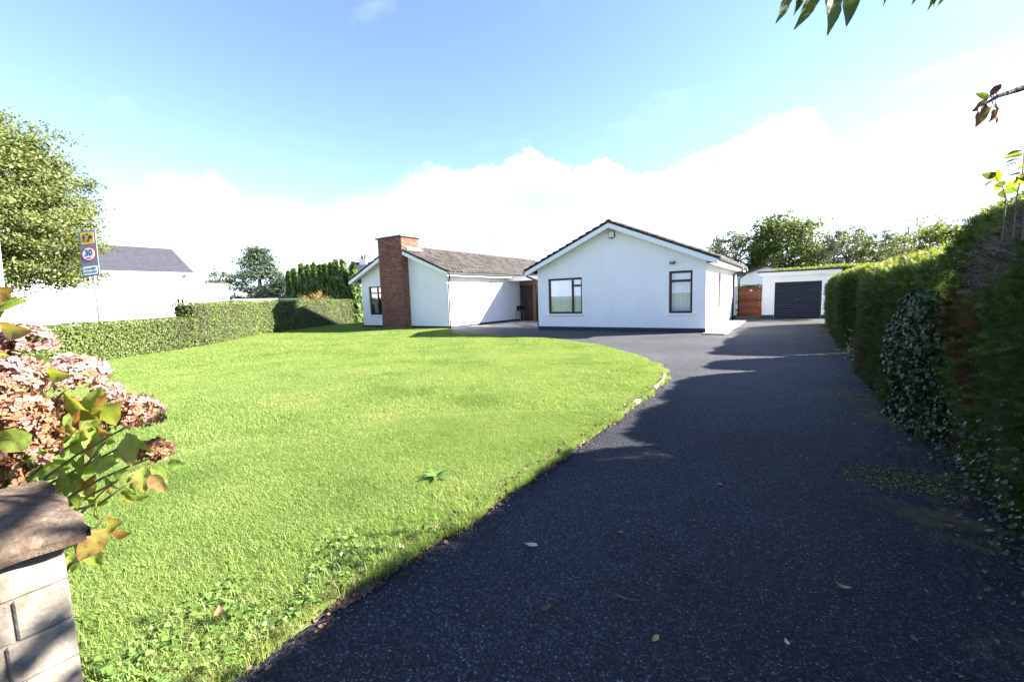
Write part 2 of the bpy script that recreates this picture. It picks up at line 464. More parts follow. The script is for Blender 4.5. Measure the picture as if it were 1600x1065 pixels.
ER = [(-17.2, 7.8), (-16, 7.82), (-14.45, 7.91), (-12, 7.96), (-10.5, 7.96), (-9.36, 7.9), (-8.5, 7.72), (-7.84, 7.40), (-6.96, 6.75), (-6.2, 6.05), (-5.2, 5.0),
      (-4.6, 4.15), (-4.14, 3.2), (-3.8, 2.2), (-3.55, .9), (-3.42, -.6), (-3.15, -2.0), (-2.8, -2.95), (-1.9, -3.9), (-.97, -4.62), (-.9, -11.5), (14, -11.5)]
EL = [(-17.2, -4.7), (-15.2, -5.6), (-13.44, -6.75), (-11.7, -7.75), (-10.44, -8.45), (-8.34, -10.35), (-5.95, -12.55), (-3.42, -14.1), (.95, -16.35), (2.91, -16.75), (14, -17.6)]


def interp(tab, t): return np.interp(t, [a for a, b in tab], [b for a, b in tab])


def sR(t): return interp(ER, t)
def sL(t): return interp(EL, t)


def lawn_z(x, y):
    P = np.stack([x, y, np.zeros_like(x)], 1)
    return .035 + .012 * wob(P, 1.1, 2.) + .006 * wob(P, 3.1, 5.)


rows = np.unique(np.concatenate([np.arange(-17.2, 14, .2), [a for a, b in ER], [-.96, -.955]])); NU = 60
V = []
for t in rows:
    a, b = sL(t) - .6, sR(t)
    u = np.linspace(0, 1, NU); x = a + (b - a) * u
    z = lawn_z(x, np.full(NU, t)); 
    V.append(np.stack([x, np.full(NU, t), z], 1))
    low = V[-1][-1].copy(); low[0] += .05; low[2] = -.03
    V[-1] = np.vstack([V[-1], low])
V = np.array(V); nr, nu = V.shape[:2]
idx = np.arange(nr * nu).reshape(nr, nu)
Fq = np.stack([idx[:-1, :-1], idx[:-1, 1:], idx[1:, 1:], idx[1:, :-1]], 2).reshape(-1, 4)
LAWN = noise_mat('lawn_thatch', [(.3, (.055, .075, .018)), (.55, (.085, .125, .028)), (.75, (.12, .15, .04))], 3, 9, rough=1, bump=.6, bscale=60)
setp(link('lawn', np_mesh('lawn', V.reshape(-1, 3), Fq, LAWN, smooth=True)), kind='structure')

# ------------------------------------------------------------------ bungalow
B = thing('bungalow', 'long white rendered bungalow with two gables, brown tiled roofs and a brick chimney', 'house')


def wall_y(y, xs, z0, top, holes, out, depth=.14):
    """wall sheet in the plane Y=y, facing out (-1 or 1); holes (x0,x1,z0,z1); top(x) gives the height"""
    m = MB(); cuts = sorted(set(xs) | {h[0] for h in holes} | {h[1] for h in holes})
    for a, b in zip(cuts[:-1], cuts[1:]):
        hs = sorted([h for h in holes if h[0] <= a + 1e-6 and h[1] >= b - 1e-6], key=lambda h: h[2])
        lo = z0
        for h in hs:
            if h[2] > lo: m.quad((a, y, lo), (b, y, lo), (b, y, h[2]), (a, y, h[2]))
            lo = h[3]
        m.quad((a, y, lo), (b, y, lo), (b, y, top(b)), (a, y, top(a)))
    yi = y - out * depth
    for a, b, c, d in holes:
        m.quad((a, y, c), (a, y, d), (a, yi, d), (a, yi, c)); m.quad((b, y, c), (b, yi, c), (b, yi, d), (b, y, d))
        m.quad((a, y, d), (b, y, d), (b, yi, d), (a, yi, d)); m.quad((a, y, c), (a, yi, c), (b, yi, c), (b, y, c))
    return m


def swapxy(m):
    m.v = [(b, a, c) for a, b, c in m.v]; return m


def main_top(x): return 4.23 - .43 * abs(x - 3.52)
def left_top(x): return 4.27 - .41 * abs(x + 8.1)


W1, W2 = (.53, 2.17, .72, 2.27), (5.74, 6.58, .72, 2.30)
MD = 9.5
m = wall_y(0, [0, 3.52, 7.04], -.05, main_top, [W1, W2], -1)
r = wall_y(7.04, [0, MD], -.05, lambda t: 2.72, [(2.9, 3.75, .75, 2.25), (5.9, 6.4, 1.0, 2.22), (8.0, 8.9, .7, 2.22)], 1); swapxy(r)
for mm in (r,):
    n = len(m.v); m.v += mm.v; m.f += [tuple(n + i for i in q) for q in mm.f]
m.quad((0, 0, -.05), (0, MD, -.05), (0, MD, 2.72), (0, 0, 2.72))
m.quad((0, MD, -.05), (7.04, MD, -.05), (7.04, MD, 2.72), (3.52, MD, 4.23), (0, MD, 2.72))
m.build('main_wall', WHITE, B)
m = wall_y(-.906, [-11.48, -8.1, -4.72], -.05, left_top, [(-10.86, -9.1, .76, 2.38)], -1)
m.quad((-4.72, -.906, -.05), (-4.72, 13, -.05), (-4.72, 13, 2.88), (-4.72, -.906, 2.88))
m.quad((-11.48, -.906, -.05), (-11.48, 13, -.05), (-11.48, 13, 2.88), (-11.48, -.906, 2.88))
m.quad((-11.48, 13, -.05), (-4.72, 13, -.05), (-4.72, 13, 2.88), (-8.1, 13, 4.27), (-11.48, 13, 2.88))
m.build('left_wall', WHITE, B)
# plinths, a few millimetres proud of the render
for a, b in (((-.004, -.012, -.05), (7.052, -.001, .16)), ((7.041, 7.3, -.05), (7.052, MD, .16)), ((-.012, 0, -.05), (-.001, 5.7, .16)),
             ((-11.49, -.918, -.05), (-9.3, -.907, .16)), ((-7.4, -.918, -.05), (-4.708, -.907, .16)), ((-4.719, -.906, -.05), (-4.708, 5.7, .16)),
             ((-11.492, -.906, -.05), (-11.481, 12, .16))):
    m = MB(); m.box(a, b); m.build('plinth', PLINTH, B)
m = MB(); m.box((7.041, -.001, -.05), (7.052, 7.3, .20)); m.build('concrete_plinth', CONC, B)
# dim interiors close the houses off
m = MB()
m.quad((.02, 1.5, 0), (7.0, 1.5, 0), (7.0, 1.5, 2.7), (.02, 1.5, 2.7)); m.quad((5.0, .02, 0), (5.0, 9, 0), (5.0, 9, 2.7), (5.0, .02, 2.7))
m.quad((.02, .02, 2.7), (7.0, .02, 2.7), (7.0, 9.4, 2.7), (.02, 9.4, 2.7)); m.quad((.02, .02, .05), (7.0, .02, .05), (7.0, 9.4, .05), (.02, 9.4, .05))
m.build('interior', DARKROOM, B); m = MB()
m.quad((-11.4, .9, 0), (-4.8, .9, 0), (-4.8, .9, 2.8), (-11.4, .9, 2.8))
m.quad((-11.4, -.85, 2.8), (-4.8, -.85, 2.8), (-4.8, 1, 2.8), (-11.4, 1, 2.8)); m.quad((-11.4, -.85, .05), (-4.8, -.85, .05), (-4.8, 1, .05), (-11.4, 1, .05))
m.build('interior', DARKROOM, B)


def roof_tiles(name, xr, zr, slope, xe, y0, y1, tw=.30, tl=.34):
    """interlocking pan tiles on one slope, ridge at x=xr, eave at x=xe"""
    sg = 1 if xe > xr else -1
    run = abs(xe - xr); L_ = math.hypot(run, run * slope); ca = run / L_; sa = slope * ca
    prof = [(0, .0), (.10, .045), (.24, .055), (.36, .012), (.55, .0), (.80, .002), (1.0, .0)]
    nc = int(L_ / tl + .5); tl = L_ / nc; nt_ = int((y1 - y0) / tw + .5); tw = (y1 - y0) / nt_
    V = []; Fq = []; T = []
    for c in range(nc):
        d0, d1 = c * tl - .03, (c + 1) * tl + .035
        off = 0
        for k in range(nt_):
            n = len(V); jz = random.gauss(0, .003); jd = random.gauss(0, .006); ti = random.random()
            for (d, lift) in ((max(d0, 0), .004), (d1 + jd, .060), (d1 + jd, .012)):
                for (p, h) in prof:
                    hh = lift + (h if lift > .02 or d != d1 else h) + jz
                    V.append((xr + sg * (d * ca + hh * sa), y0 + (k + p) * tw, zr - d * sa + hh * ca)); T.append(ti)
            q = len(prof)
            for r_ in range(2):
                for i in range(q - 1):
                    a = n + r_ * q + i; Fq.append((a, a + 1, a + q + 1, a + q))
    return np.array(V), np.array(Fq), np.array(T)


def roof(prefix_parent, xr, zr, slope, xl, xe, y0, y1):
    Vs, Fs, Ts, n = [], [], [], 0
    for e in (xl, xe):
        v_, f_, t_ = roof_tiles('', xr, zr, slope, e, y0, y1)
        Vs.append(v_); Fs.append(f_ + n); Ts.append(t_); n += len(v_)
    # underlay, so that nothing shows through
    m = MB(); w = .06
    m.prism([(xl, zr - slope * abs(xl - xr) - .01), (xr, zr - .01), (xe, zr - slope * abs(xe - xr) - .01),
             (xe, zr - slope * abs(xe - xr) - w), (xr, zr - w), (xl, zr - slope * abs(xl - xr) - w)], 1, y0 + .01, y1 - .01)
    rf = m.build('roof', BARGE_DARK, prefix_parent)
    o = link('roof_tiles', np_mesh('roof_tiles', np.vstack(Vs), np.vstack(Fs), TILEM, np.concatenate(Ts)), rf, kind='stuff', loc=(0, 0, 0))
    # ridge: half round caps, one after the other
    k = int((y1 - y0) / .45)
    me = MB()
    st = (y1 - y0) / k
    for s in range(7):
        pass
    ring = [(math.cos(math.pi * i / 6) * .13, math.sin(math.pi * i / 6) * .10 - .02) for i in range(7)]
    for (yy, sc_) in ((0, 1.06), (st + .03, .94)):
        for (x_, z_) in ring: me.v.append((x_ * sc_, yy, z_ * sc_))
    for i in range(6): me.f.append((i, i + 1, i + 8, i + 7))
    me.f.append(tuple(range(7)))
    msh = me.mesh('ridge_tile', TILEM2)
    for i in range(k):
        link('ridge_tile', msh, rf, loc=(xr, y0 + i * st, zr + .01 + random.gauss(0, .004)))
    return rf


def tile_mat(name, attr=True):
    m = mat(name, rough=.85, spec=.3); t = m.node_tree; b = t.nodes['Principled BSDF']
    tc = nd(t, 'ShaderNodeTexCoord'); n = nd(t, 'ShaderNodeTexNoise'); n.inputs['Scale'].default_value = 2.6; n.inputs['Detail'].default_value = 9; n.inputs['Roughness'].default_value = .7
    t.links.new(tc.outputs['Object'], n.inputs['Vector'])
    c = ramp(t, n.outputs[0], [(.28, (.034, .030, .029)), (.5, (.066, .058, .055)), (.66, (.098, .088, .083)), (.8, (.15, .142, .125))])
    if attr:
        a = nd(t, 'ShaderNodeAttribute'); a.attribute_name = 'tint'
        c = mixc(t, 1.0, c, ramp(t, a.outputs['Fac'], [(0, (.55, .53, .52)), (1, (1.3, 1.27, 1.25))]), 'MULTIPLY')
    t.links.new(c, b.inputs['Base Color'])
    return m


TILEM = tile_mat('weathered_roof_tile'); TILEM2 = tile_mat('weathered_ridge_tile', False)
roof(B, 3.52, 4.36, .43, -.45, 7.49, -.42, MD + .2)
roof(B, -8.1, 4.43, .41, -12.15, -4.26, -1.30, 13.3)


def barge(xr, zr, slope, xl, xe, y):
    for s, e in ((-1, xl), (1, xe)):
        m = MB(); z0 = zr; z1 = zr - slope * abs(e - xr)
        poly = [(xr, z0 - .05), (e, z1 - .05), (e, z1 - .235), (xr, z0 - .235)]
        m.prism(poly, 1, y, y + .03); m.build('bargeboard', TRIM, B)
        m = MB(); poly = [(xr, z0 + .0), (e, z1 + .0), (e, z1 - .046), (xr, z0 - .046)]
        m.prism(poly, 1, y - .015, y + .05); m.build('verge', BARGE_DARK, B)


barge(3.52, 4.36, .43, -.43, 7.47, -.42)
barge(-8.1, 4.43, .41, -12.13, -4.28, -1.30)
# soffits under verge and eaves, fascias
m = MB()
for xr, zr, sl, xl, xe, y0, y1 in ((3.52, 4.36, .43, -.41, 7.45, -.39, 0), (-8.1, 4.43, .41, -12.1, -4.30, -1.27, -.9)):
    for e in (xl, xe):
        z1 = zr - sl * abs(e - xr)
        m.prism([(xr, zr - .13), (e, z1 - .13), (e, z1 - .15), (xr, zr - .15)], 1, y0, y1)
m.box((7.045, .002, 2.50), (7.42, MD + .15, 2.52)); m.box((-.40, .002, 2.50), (-.004, MD, 2.52))
m.box((-4.715, -.90, 2.66), (-4.33, 12.9, 2.68)); m.box((-12.08, -.90, 2.60), (-11.485, 12.9, 2.62))
m.build('soffit', TRIM, B)
for a, b in (((7.42, -.385, 2.49), (7.445, MD + .15, 2.66)), ((-.43, -.385, 2.49), (-.405, MD, 2.66)),
             ((-4.33, -1.265, 2.655), (-4.305, 13.2, 2.83)), ((-12.11, -1.265, 2.58), (-12.085, 13.2, 2.76))):
    m = MB(); m.box(a, b); m.build('fascia', TRIM, B)


def gutter(x, y0, y1, z, r=.06, mt=GUTTER):
    m = MB(); seg = 8; n = 0
    for y in (y0, y1):
        for i in range(seg + 1):
            a = math.pi + math.pi * i / seg; m.v.append((x + r * math.cos(a), y, z + r * math.sin(a)))
        for i in range(seg + 1):
            a = 2 * math.pi - math.pi * i / seg; m.v.append((x + (r - .006) * math.cos(a), y, z + (r - .006) * math.sin(a)))
    k = 2 * (seg + 1)
    for i in range(k): m.f.append((i, (i + 1) % k, k + (i + 1) % k, k + i))
    for o in (0, k): m.f.append(tuple(o + i for i in range(seg + 1)))
    m.build('gutter', mt, B, smooth=False)


gutter(7.51, -.40, MD + .2, 2.66); gutter(-.50, -.40, 5.4, 2.63, mt=BLACKPL); gutter(-4.24, -1.28, 4.3, 2.80); gutter(-12.17, -1.28, 13, 2.74, mt=BLACKPL)


def pipe(pts, r=.036, mt=BLACKPL):
    m = MB(); m.tube(pts, r, 10); m.build('downpipe', mt, B, smooth=True)


pipe([(7.51, 7.3, 2.64), (7.51, 7.3, 2.50), (7.48, 7.3, 2.42), (7.2, 7.3, 2.36), (7.13, 7.3, 2.30), (7.12, 7.3, 2.2), (7.12, 7.3, .03)], .045)
pipe([(7.51, 9.62, 2.64), (7.51, 9.62, 2.45), (7.45, 9.62, 2.36), (7.22, 9.62, 2.2), (7.15, 9.62, 2.1), (7.14, 9.62, .03)], .04)
pipe([(7.51, 7.3, 2.60), (7.51, 7.3, 2.78)], .05)
pipe([(-4.24, -1.2, 2.76), (-4.24, -1.2, 2.66), (-4.3, -1.15, 2.58), (-4.62, -.86, 2.38), (-4.66, -.84, 2.3), (-4.66, -.84, .06)])
pipe([(-.5, -.3, 2.58), (-.5, -.3, 2.5), (-.42, -.2, 2.42), (-.1, .04, 2.25), (-.06, .07, 2.15), (-.06, .07, .1)])


def window(x0, x1, z0, z1, plane, axis, out, bars, parent=B, frame=FRAME, sill=True, curtain='net', inset=.075):
    """bars: list of ('v',x,za,zb) or ('h',z,xa,xb). plane is the wall face; the frame sits back in the reveal."""
    def P(a, d, z): return (a, plane - out * d, z) if axis == 'y' else (plane - out * d, a, z)
    m = MB(); w = .085; d0, d1 = inset, inset + .055
    ee = .002
    m.box(P(x0 + ee, d0, z0 + ee), P(x0 + w, d1, z1 - ee)); m.box(P(x1 - w, d0, z0 + ee), P(x1 - ee, d1, z1 - ee))
    m.box(P(x0 + w, d0, z1 - w), P(x1 - w, d1, z1 - ee)); m.box(P(x0 + w, d0, z0 + ee), P(x1 - w, d1, z0 + w))
    for b in bars:
        if b[0] == 'v': m.box(P(b[1] - .045, d0 - .006, b[2]), P(b[1] + .045, d1, b[3]))
        else: m.box(P(b[2], d0 - .004, b[1] - .045), P(b[3], d1, b[1] + .045))
    fr = m.build('window', frame, parent, bevel=.004)
    m = MB(); m.quad(P(x0 + w, d0 + .03, z0 + w), P(x1 - w, d0 + .03, z0 + w), P(x1 - w, d0 + .03, z1 - w), P(x0 + w, d0 + .03, z1 - w))
    m.build('pane', GLASS, fr)
    if sill:
        m = MB(); m.box(P(x0 - .08, -.06, z0 - .075), P(x1 + .08, inset, z0 - .002)); m.build('sill', TRIM, fr, bevel=.006)
    if curtain == 'net':
        V = []; n = int((x1 - x0) / .012)
        for i in range(n + 1):
            a = x0 + (x1 - x0) * i / n; f = .018 * math.sin(a * 58 + 1.3 * math.sin(a * 9)) + .008 * math.sin(a * 131)
            V += [P(a, .20 + f, z0 - .02), P(a, .20 + f, z1)]
        Fq = [(2 * i, 2 * i + 2, 2 * i + 3, 2 * i + 1) for i in range(n)]
        link('curtain', np_mesh('curtain', V, Fq, NET, smooth=True), fr, loc=(0, 0, 0))
    elif curtain:
        a0, a1 = curtain
        V = []; n = 40
        for i in range(n + 1):
            a = a0 + (a1 - a0) * i / n; f = .03 * math.sin(a * 45) + .01 * math.sin(a * 90)
            V += [P(a, .22 + f, z0 - .02), P(a, .22 + f, z1)]
        link('curtain', np_mesh('curtain', V, [(2 * i, 2 * i + 2, 2 * i + 3, 2 * i + 1) for i in range(n)], NET, smooth=True), fr, loc=(0, 0, 0))
    return fr


window(*W1, 0, 'y', -1, [('v', 1.70, .785, 2.205), ('h', 1.93, 1.745, 2.105)])
window(*W2, 0, 'y', -1, [('h', 1.93, 5.805, 6.515)])
window(-10.86, -9.1, .76, 2.38, -.906, 'y', -1, [('v', -10.15, .825, 2.315), ('h', 2.0, -10.795, -10.195), ('h', 2.0, -10.105, -9.17)], curtain=(-10.7, -10.3))
window(2.9, 3.75, .75, 2.25, 7.04, 'x', 1, [('h', 1.9, 2.965, 3.685)])
window(5.9, 6.4, 1.0, 2.22, 7.04, 'x', 1, [('h', 1.8, 5.965, 6.335)])
window(8.0, 8.9, .7, 2.22, 7.04, 'x', 1, [('h', 1.9, 8.065, 8.835)])

# chimney: mortar core with proud bricks, capping slab
X0, X1, Y0, Y1, ZT = -9.27, -7.42, -1.32, -.05, 4.86
m = MB(); m.box((X0 + .006, Y0 + .006, -.03), (X1 - .006, Y1 - .006, ZT)); ch = m.build('chimney', MORTAR, B)
V = []; Fq = []; T = []


def addbrick(a, b):
    mb = MB(); mb.box(a, b); n = len(V); V.extend(mb.v); Fq.extend([tuple(n + i for i in q) for q in mb.f])
    T.extend([min(1, max(0, random.gauss(.5, .24)))] * 8)


zc = 0.0; row = 0
while zc < ZT - .02:
    for face in range(4):
        along = (X0, X1) if face in (0, 2) else (Y0, Y1)
        ln = .2255; a = along[0] + (0 if row % 2 == 0 else -ln / 2)
        if face in (1, 3): a = along[0] + (-ln / 2 if row % 2 == 0 else 0)
        while a < along[1] - .01:
            p, q = max(a + .005, along[0]), min(a + ln - .005, along[1])
            if q - p > .03:
                pr_ = .003 + random.random() * .004
                if face == 0: addbrick((p, Y0 - pr_, zc + .005), (q, Y0 + .09, zc + .070))
                elif face == 2: addbrick((p, Y1 - .09, zc + .005), (q, Y1 + pr_, zc + .070))
                elif face == 1: addbrick((X1 - .09, p, zc + .006), (X1 + pr_, q, zc + .069))
                else: addbrick((X0 - pr_, p, zc + .006), (X0 + .09, q, zc + .069))
            a += ln
    zc += .075; row += 1
link('brickwork', np_mesh('brickwork', V, Fq, BRICK, T), ch, kind='stuff', loc=(0, 0, 0))
m = MB(); m.box((X0 - .10, Y0 - .10, ZT), (X1 + .10, Y1 + .10, ZT + .075)); m.build('chimney_cap', noise_mat('weathered_cap', [(.3, (.09, .085, .08)), (.7, (.2, .19, .17))], 5), ch, bevel=.01)
m = MB(); m.tube([(-8.0, -.8, ZT + .075), (-8.0, -.8, ZT + .15)], [.11, .09], 12); m.build('chimney_pot', BARGE_DARK, ch)
m = MB(); m.prism([(X1 - .1, 4.20), (X1 + .14, 4.14), (X1 + .14, 4.20), (X1 - .0, 4.34)], 1, -1.0, Y1 + .1); m.build('flashing', CONC, ch)

# entrance link between the wings
m = MB(); m.box((-4.32, 4.4, 2.48), (-.44, 4.43, 2.74)); m.build('fascia', TRIM, B)
m = MB(); m.box((-4.70, 4.43, 2.50), (-.02, MD, 2.70)); m.build('porch_roof', TRIM, B)
m = MB(); m.box((-4.34, 4.36, 2.741), (-.46, MD, 2.765)); m.build('roof_edging', BLACKPL, B)
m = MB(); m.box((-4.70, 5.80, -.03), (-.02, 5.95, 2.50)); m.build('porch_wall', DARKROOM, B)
door = MB(); door.box((-4.66, 5.76, .06), (-3.72, 5.80, 2.24)); do = door.build('front_door', DOORW, B)
bw = (.94) / 8
for i in range(8):
    m = MB(); a = -4.66 + i * bw; m.box((a + .006, 5.735, .07), (a + bw - .006, 5.758, 2.23)); m.build('board', DOORW, do, bevel=.004)
m = MB(); m.tube([(-3.85, 5.73, 1.05), (-3.85, 5.66, 1.05), (-3.97, 5.66, 1.05)], .012, 8); m.build('door_handle', STEEL, do)
m = MB(); m.box((-4.69, 5.74, 2.25), (-3.40, 5.79, 2.49)); m.build('timber_panel', ORANGEW, B)
m = MB(); m.box((-3.71, 5.72, .02), (-3.52, 5.79, 2.245)); m.build('door_post', ORANGEW, B)
for i in range(16):
    a = -3.5 + i * .2; m = MB(); m.box((a + .006, 5.745, .06), (a + .194, 5.775, 2.245)); m.build('board', DOORW, B)

# small fittings on the walls
m = MB(); m.box((3.40, -.09, 3.78), (3.62, -.002, 4.02)); ab = m.build('alarm_box', mat('white_plastic', (.75, .76, .78), .4), B, bevel=.012)
m = MB(); m.box((3.385, -.07, 3.765), (3.40, -.003, 4.035)); m.box((3.62, -.07, 3.765), (3.635, -.003, 4.035)); m.box((3.40, -.07, 4.02), (3.62, -.003, 4.035))
m.box((3.47, -.075, 3.735), (3.55, -.003, 3.778)); m.build('alarm_trim', BLACKPL, ab)
m = MB(); m.box((5.80, -.16, 2.56), (5.98, -.06, 2.67)); sl_ = m.build('security_light', BLACKPL, B, bevel=.01)
m = MB(); m.box((5.84, -.164, 2.615), (5.94, -.1605, 2.65)); m.build('lamp_glass', mat('lamp_glass', (.7, .72, .75), .15), sl_)
m = MB(); m.tube([(5.89, -.06, 2.62), (5.89, -.002, 2.64)], .025, 8); m.build('lamp_bracket', BLACKPL, sl_)
m = MB(); m.tube([(5.89, -.05, 2.52), (5.89, -.05, 2.56)], .035, 10); m.build('motion_sensor', TRIM, sl_)
m = MB(); m.tube([(5.98, -.008, 2.64), (6.12, -.008, 2.65), (6.22, -.008, 2.72), (6.26, -.008, 2.85), (6.27, -.008, 3.0)], .006, 6); m.build('cable', TRIM, sl_)
for tt in (2.78, 3.21):
    m = MB(); m.box((-4.719, tt - .03, 2.37), (-4.66, tt + .03, 2.44)); m.build('wall_spotlight', BLACKPL, B, bevel=.008)
m = MB(); m.box((7.042, 6.55, .95), (7.10, 6.75, 1.0)); m.build('wall_vent', TRIM, B)

# plant stand with a dark box by the front door
st = thing('plant_stand', 'thin grey metal stand against the white wall beside the front door', 'stand', (-4.5, 5.35, .03))
m = MB()
for x_ in (-4.66, -4.36):
    for y_ in (5.12, 5.58):
        mm = MB(); mm.tube([(x_, y_, .03), (x_, y_, .66)], .012, 6); mm.build('leg', STEEL, st)
m.box((-4.68, 5.10, .66), (-4.34, 5.60, .69)); m.build('shelf', STEEL, st)
b_ = thing('planter_box', 'small black box standing on the thin metal stand near the door', 'box', (-4.52, 5.4, .69))
m = MB(); m.box((-4.64, 5.26, .691), (-4.40, 5.54, .95)); m.build('body', BLACKPL, b_, bevel=.01)
m = MB(); m.box((-4.65, 5.25, .951), (-4.39, 5.55, .985)); m.build('rim', BLACKPL, b_)

# porch paving and the concrete strip along the lit side
pv = setp(bpy.data.objects.new('porch_floor', MB().mesh('porch_floor')), kind='structure')
m = MB(); m.box((-4.70, .6, .0), (-.02, 5.74, .022)); pv = setp(m.build('porch_floor', MORTAR), kind='structure')
SLABM = tint_mat('paving_slab', [(0, (.14, .12, .105)), (.45, (.22, .20, .18)), (.7, (.36, .345, .32)), (1, (.46, .45, .43))], .85, bscale=9)
mm = MB(); mm.box((-.225, -.225, 0), (.225, .225, .03)); sm = mm.mesh('slab', SLABM, bevel=.006)
for i in range(10):
    for j in range(11):
        link('slab', sm, pv, loc=(-4.47 + i * .468, .85 + j * .468, .018 + random.gauss(0, .002)))
pth = MB(); pth.box((7.06, -.55, 0), (7.80, 7.1, .012)); pt_ = setp(pth.build('side_path', SLAB), kind='structure')
for t0, t1, mt_, h in ((-.75, -.52, CONC, .05), (-.50, 2.2, SLAB, .04), (2.22, 4.6, SLAB, .04), (4.62, 4.9, CONC, .05), (4.92, 7.1, SLAB, .04)):
    m = MB(); m.box((7.06, t0, .013), (7.78, t1, h)); m.build('slab', mt_, pt_, bevel=.006)

# ------------------------------------------------------------------ garage and gate
G = thing('garage', 'flat roofed white garage with a dark blue slatted door at the end of the drive', 'garage', (9.8, 9.3, 0))
m = wall_y(9.3, [8.28, 11.4], -.03, lambda x: 2.2, [(8.83, 10.82, 0.0, 1.86)], -1, .12)
m.quad((8.28, 9.3, -.03), (8.28, 14.5, -.03), (8.28, 14.5, 2.2), (8.28, 9.3, 2.2)); m.quad((11.4, 9.3, -.03), (11.4, 14.5, -.03), (11.4, 14.5, 2.2), (11.4, 9.3, 2.2))
m.quad((8.28, 14.5, -.03), (11.4, 14.5, -.03), (11.4, 14.5, 2.2), (8.28, 14.5, 2.2))
m.build('wall', WHITE, G)
for a, b in (((8.268, 9.288, -.03), (8.82, 9.299, .17)), ((10.83, 9.288, -.03), (11.412, 9.299, .17)), ((8.268, 9.30, -.03), (8.279, 14, .17))):
    m = MB(); m.box(a, b); m.build('plinth', PLINTH, G)
m = MB(); m.box((8.10, 9.05, 2.19), (11.55, 9.08, 2.37)); m.box((8.10, 9.081, 2.19), (8.13, 14.6, 2.37)); m.box((8.131, 9.081, 2.20), (11.55, 14.6, 2.22)); m.build('fascia', TRIM, G)
m = MB(); m.box((8.06, 9.0, 2.372), (11.6, 14.65, 2.44)); m.build('roof', BARGE_DARK, G)
DOORB = mat('dark_blue_steel', (.022, .025, .036), .5)
m = MB(); m.box((8.835, 9.40, .01), (8.89, 9.46, 1.855)); m.box((10.76, 9.40, .01), (10.815, 9.46, 1.855)); m.box((8.89, 9.40, 1.80), (10.76, 9.46, 1.855)); gd = m.build('door', DOORB, G)
h = 1.79 / 16
for i in range(16):
    z = .01 + i * h
    m = MB(); m.prism([(9.43, z + .002), (9.415, z + .02), (9.40, z + h * .5), (9.415, z + h - .02), (9.43, z + h - .004), (9.45, z + h - .004), (9.45, z + .002)], 0, 8.892, 10.758)
    m.build('slat', DOORB, gd)
m = MB(); m.tube([(9.83, 9.40, .95), (9.83, 9.36, .95)], .02, 8); m.box((9.78, 9.355, .94), (9.88, 9.37, .96)); m.build('handle', STEEL, gd)

GT = thing('side_gate', 'red stained timber gate of wide horizontal boards between bungalow and garage', 'gate', (7.8, 9.6, 0))
for i in range(8):
    z = .06 + i * .197
    m = MB(); m.box((7.16, 9.58 + random.random() * .006, z + .006), (8.24, 9.60, z + .191)); m.build('board', REDW, GT, bevel=.005)
for x_ in (7.17, 8.20):
    m = MB(); m.box((x_ - .04, 9.605, .0), (x_ + .04, 9.68, 1.66)); m.build('gate_post', REDW, GT)
m = MB(); m.box((7.70, 9.562, 1.44), (7.80, 9.575, 1.50)); m.box((7.72, 9.560, 1.50), (7.735, 9.575, 1.54)); m.box((7.68, 9.562, 1.47), (7.70, 9.575, 1.54)); m.build('plaque', TRIM, GT)
# ------------------------------------------------------------------ foliage materials
PRIVET = leaf_mat('privet_leaf', [(0, (.10, .075, .045)), (.18, (.075, .085, .03)), (.5, (.085, .13, .028)), (.8, (.13, .19, .035)), (1, (.22, .28, .06))], .3)
CONIFER = leaf_mat('clipped_conifer', [(0, (.11, .042, .018)), (.16, (.085, .060, .022)), (.3, (.028, .048, .014)), (.58, (.052, .088, .021)), (.80, (.115, .165, .034)), (1, (.25, .30, .065))], .34, rough=.6)
IVY = leaf_mat('ivy_leaf', [(0, (.05, .03, .012)), (.2, (.013, .028, .010)), (.7, (.028, .056, .017)), (1, (.085, .15, .03))], .22, rough=.36, spec=.42)
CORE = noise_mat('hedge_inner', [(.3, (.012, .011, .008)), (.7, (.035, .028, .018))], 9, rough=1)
BROADLEAF = leaf_mat('tree_leaf', [(0, (.10, .085, .025)), (.25, (.05, .075, .02)), (.6, (.075, .115, .026)), (.85, (.125, .165, .035)), (1, (.22, .22, .045))], .4)
LIGHTTREE = leaf_mat('light_tree_leaf', [(0, (.09, .07, .035)), (.2, (.085, .105, .038)), (.55, (.145, .178, .058)), (.85, (.20, .235, .075)), (1, (.29, .27, .09))], .4)
GREYTREE = leaf_mat('grey_green_leaf', [(0, (.08, .085, .06)), (.5, (.125, .145, .095)), (1, (.20, .22, .15))], .35)
PINE = leaf_mat('blue_green_needle', [(0, (.03, .045, .03)), (.5, (.065, .10, .062)), (1, (.13, .175, .11))], .2, rough=.6)
THUJA = leaf_mat('thuja_spray', [(0, (.035, .062, .014)), (.5, (.062, .115, .022)), (1, (.12, .19, .036))], .3, rough=.6)
COPPER = leaf_mat('orange_brown_leaf', [(0, (.12, .07, .03)), (.5, (.22, .13, .05)), (1, (.30, .22, .09))], .35)


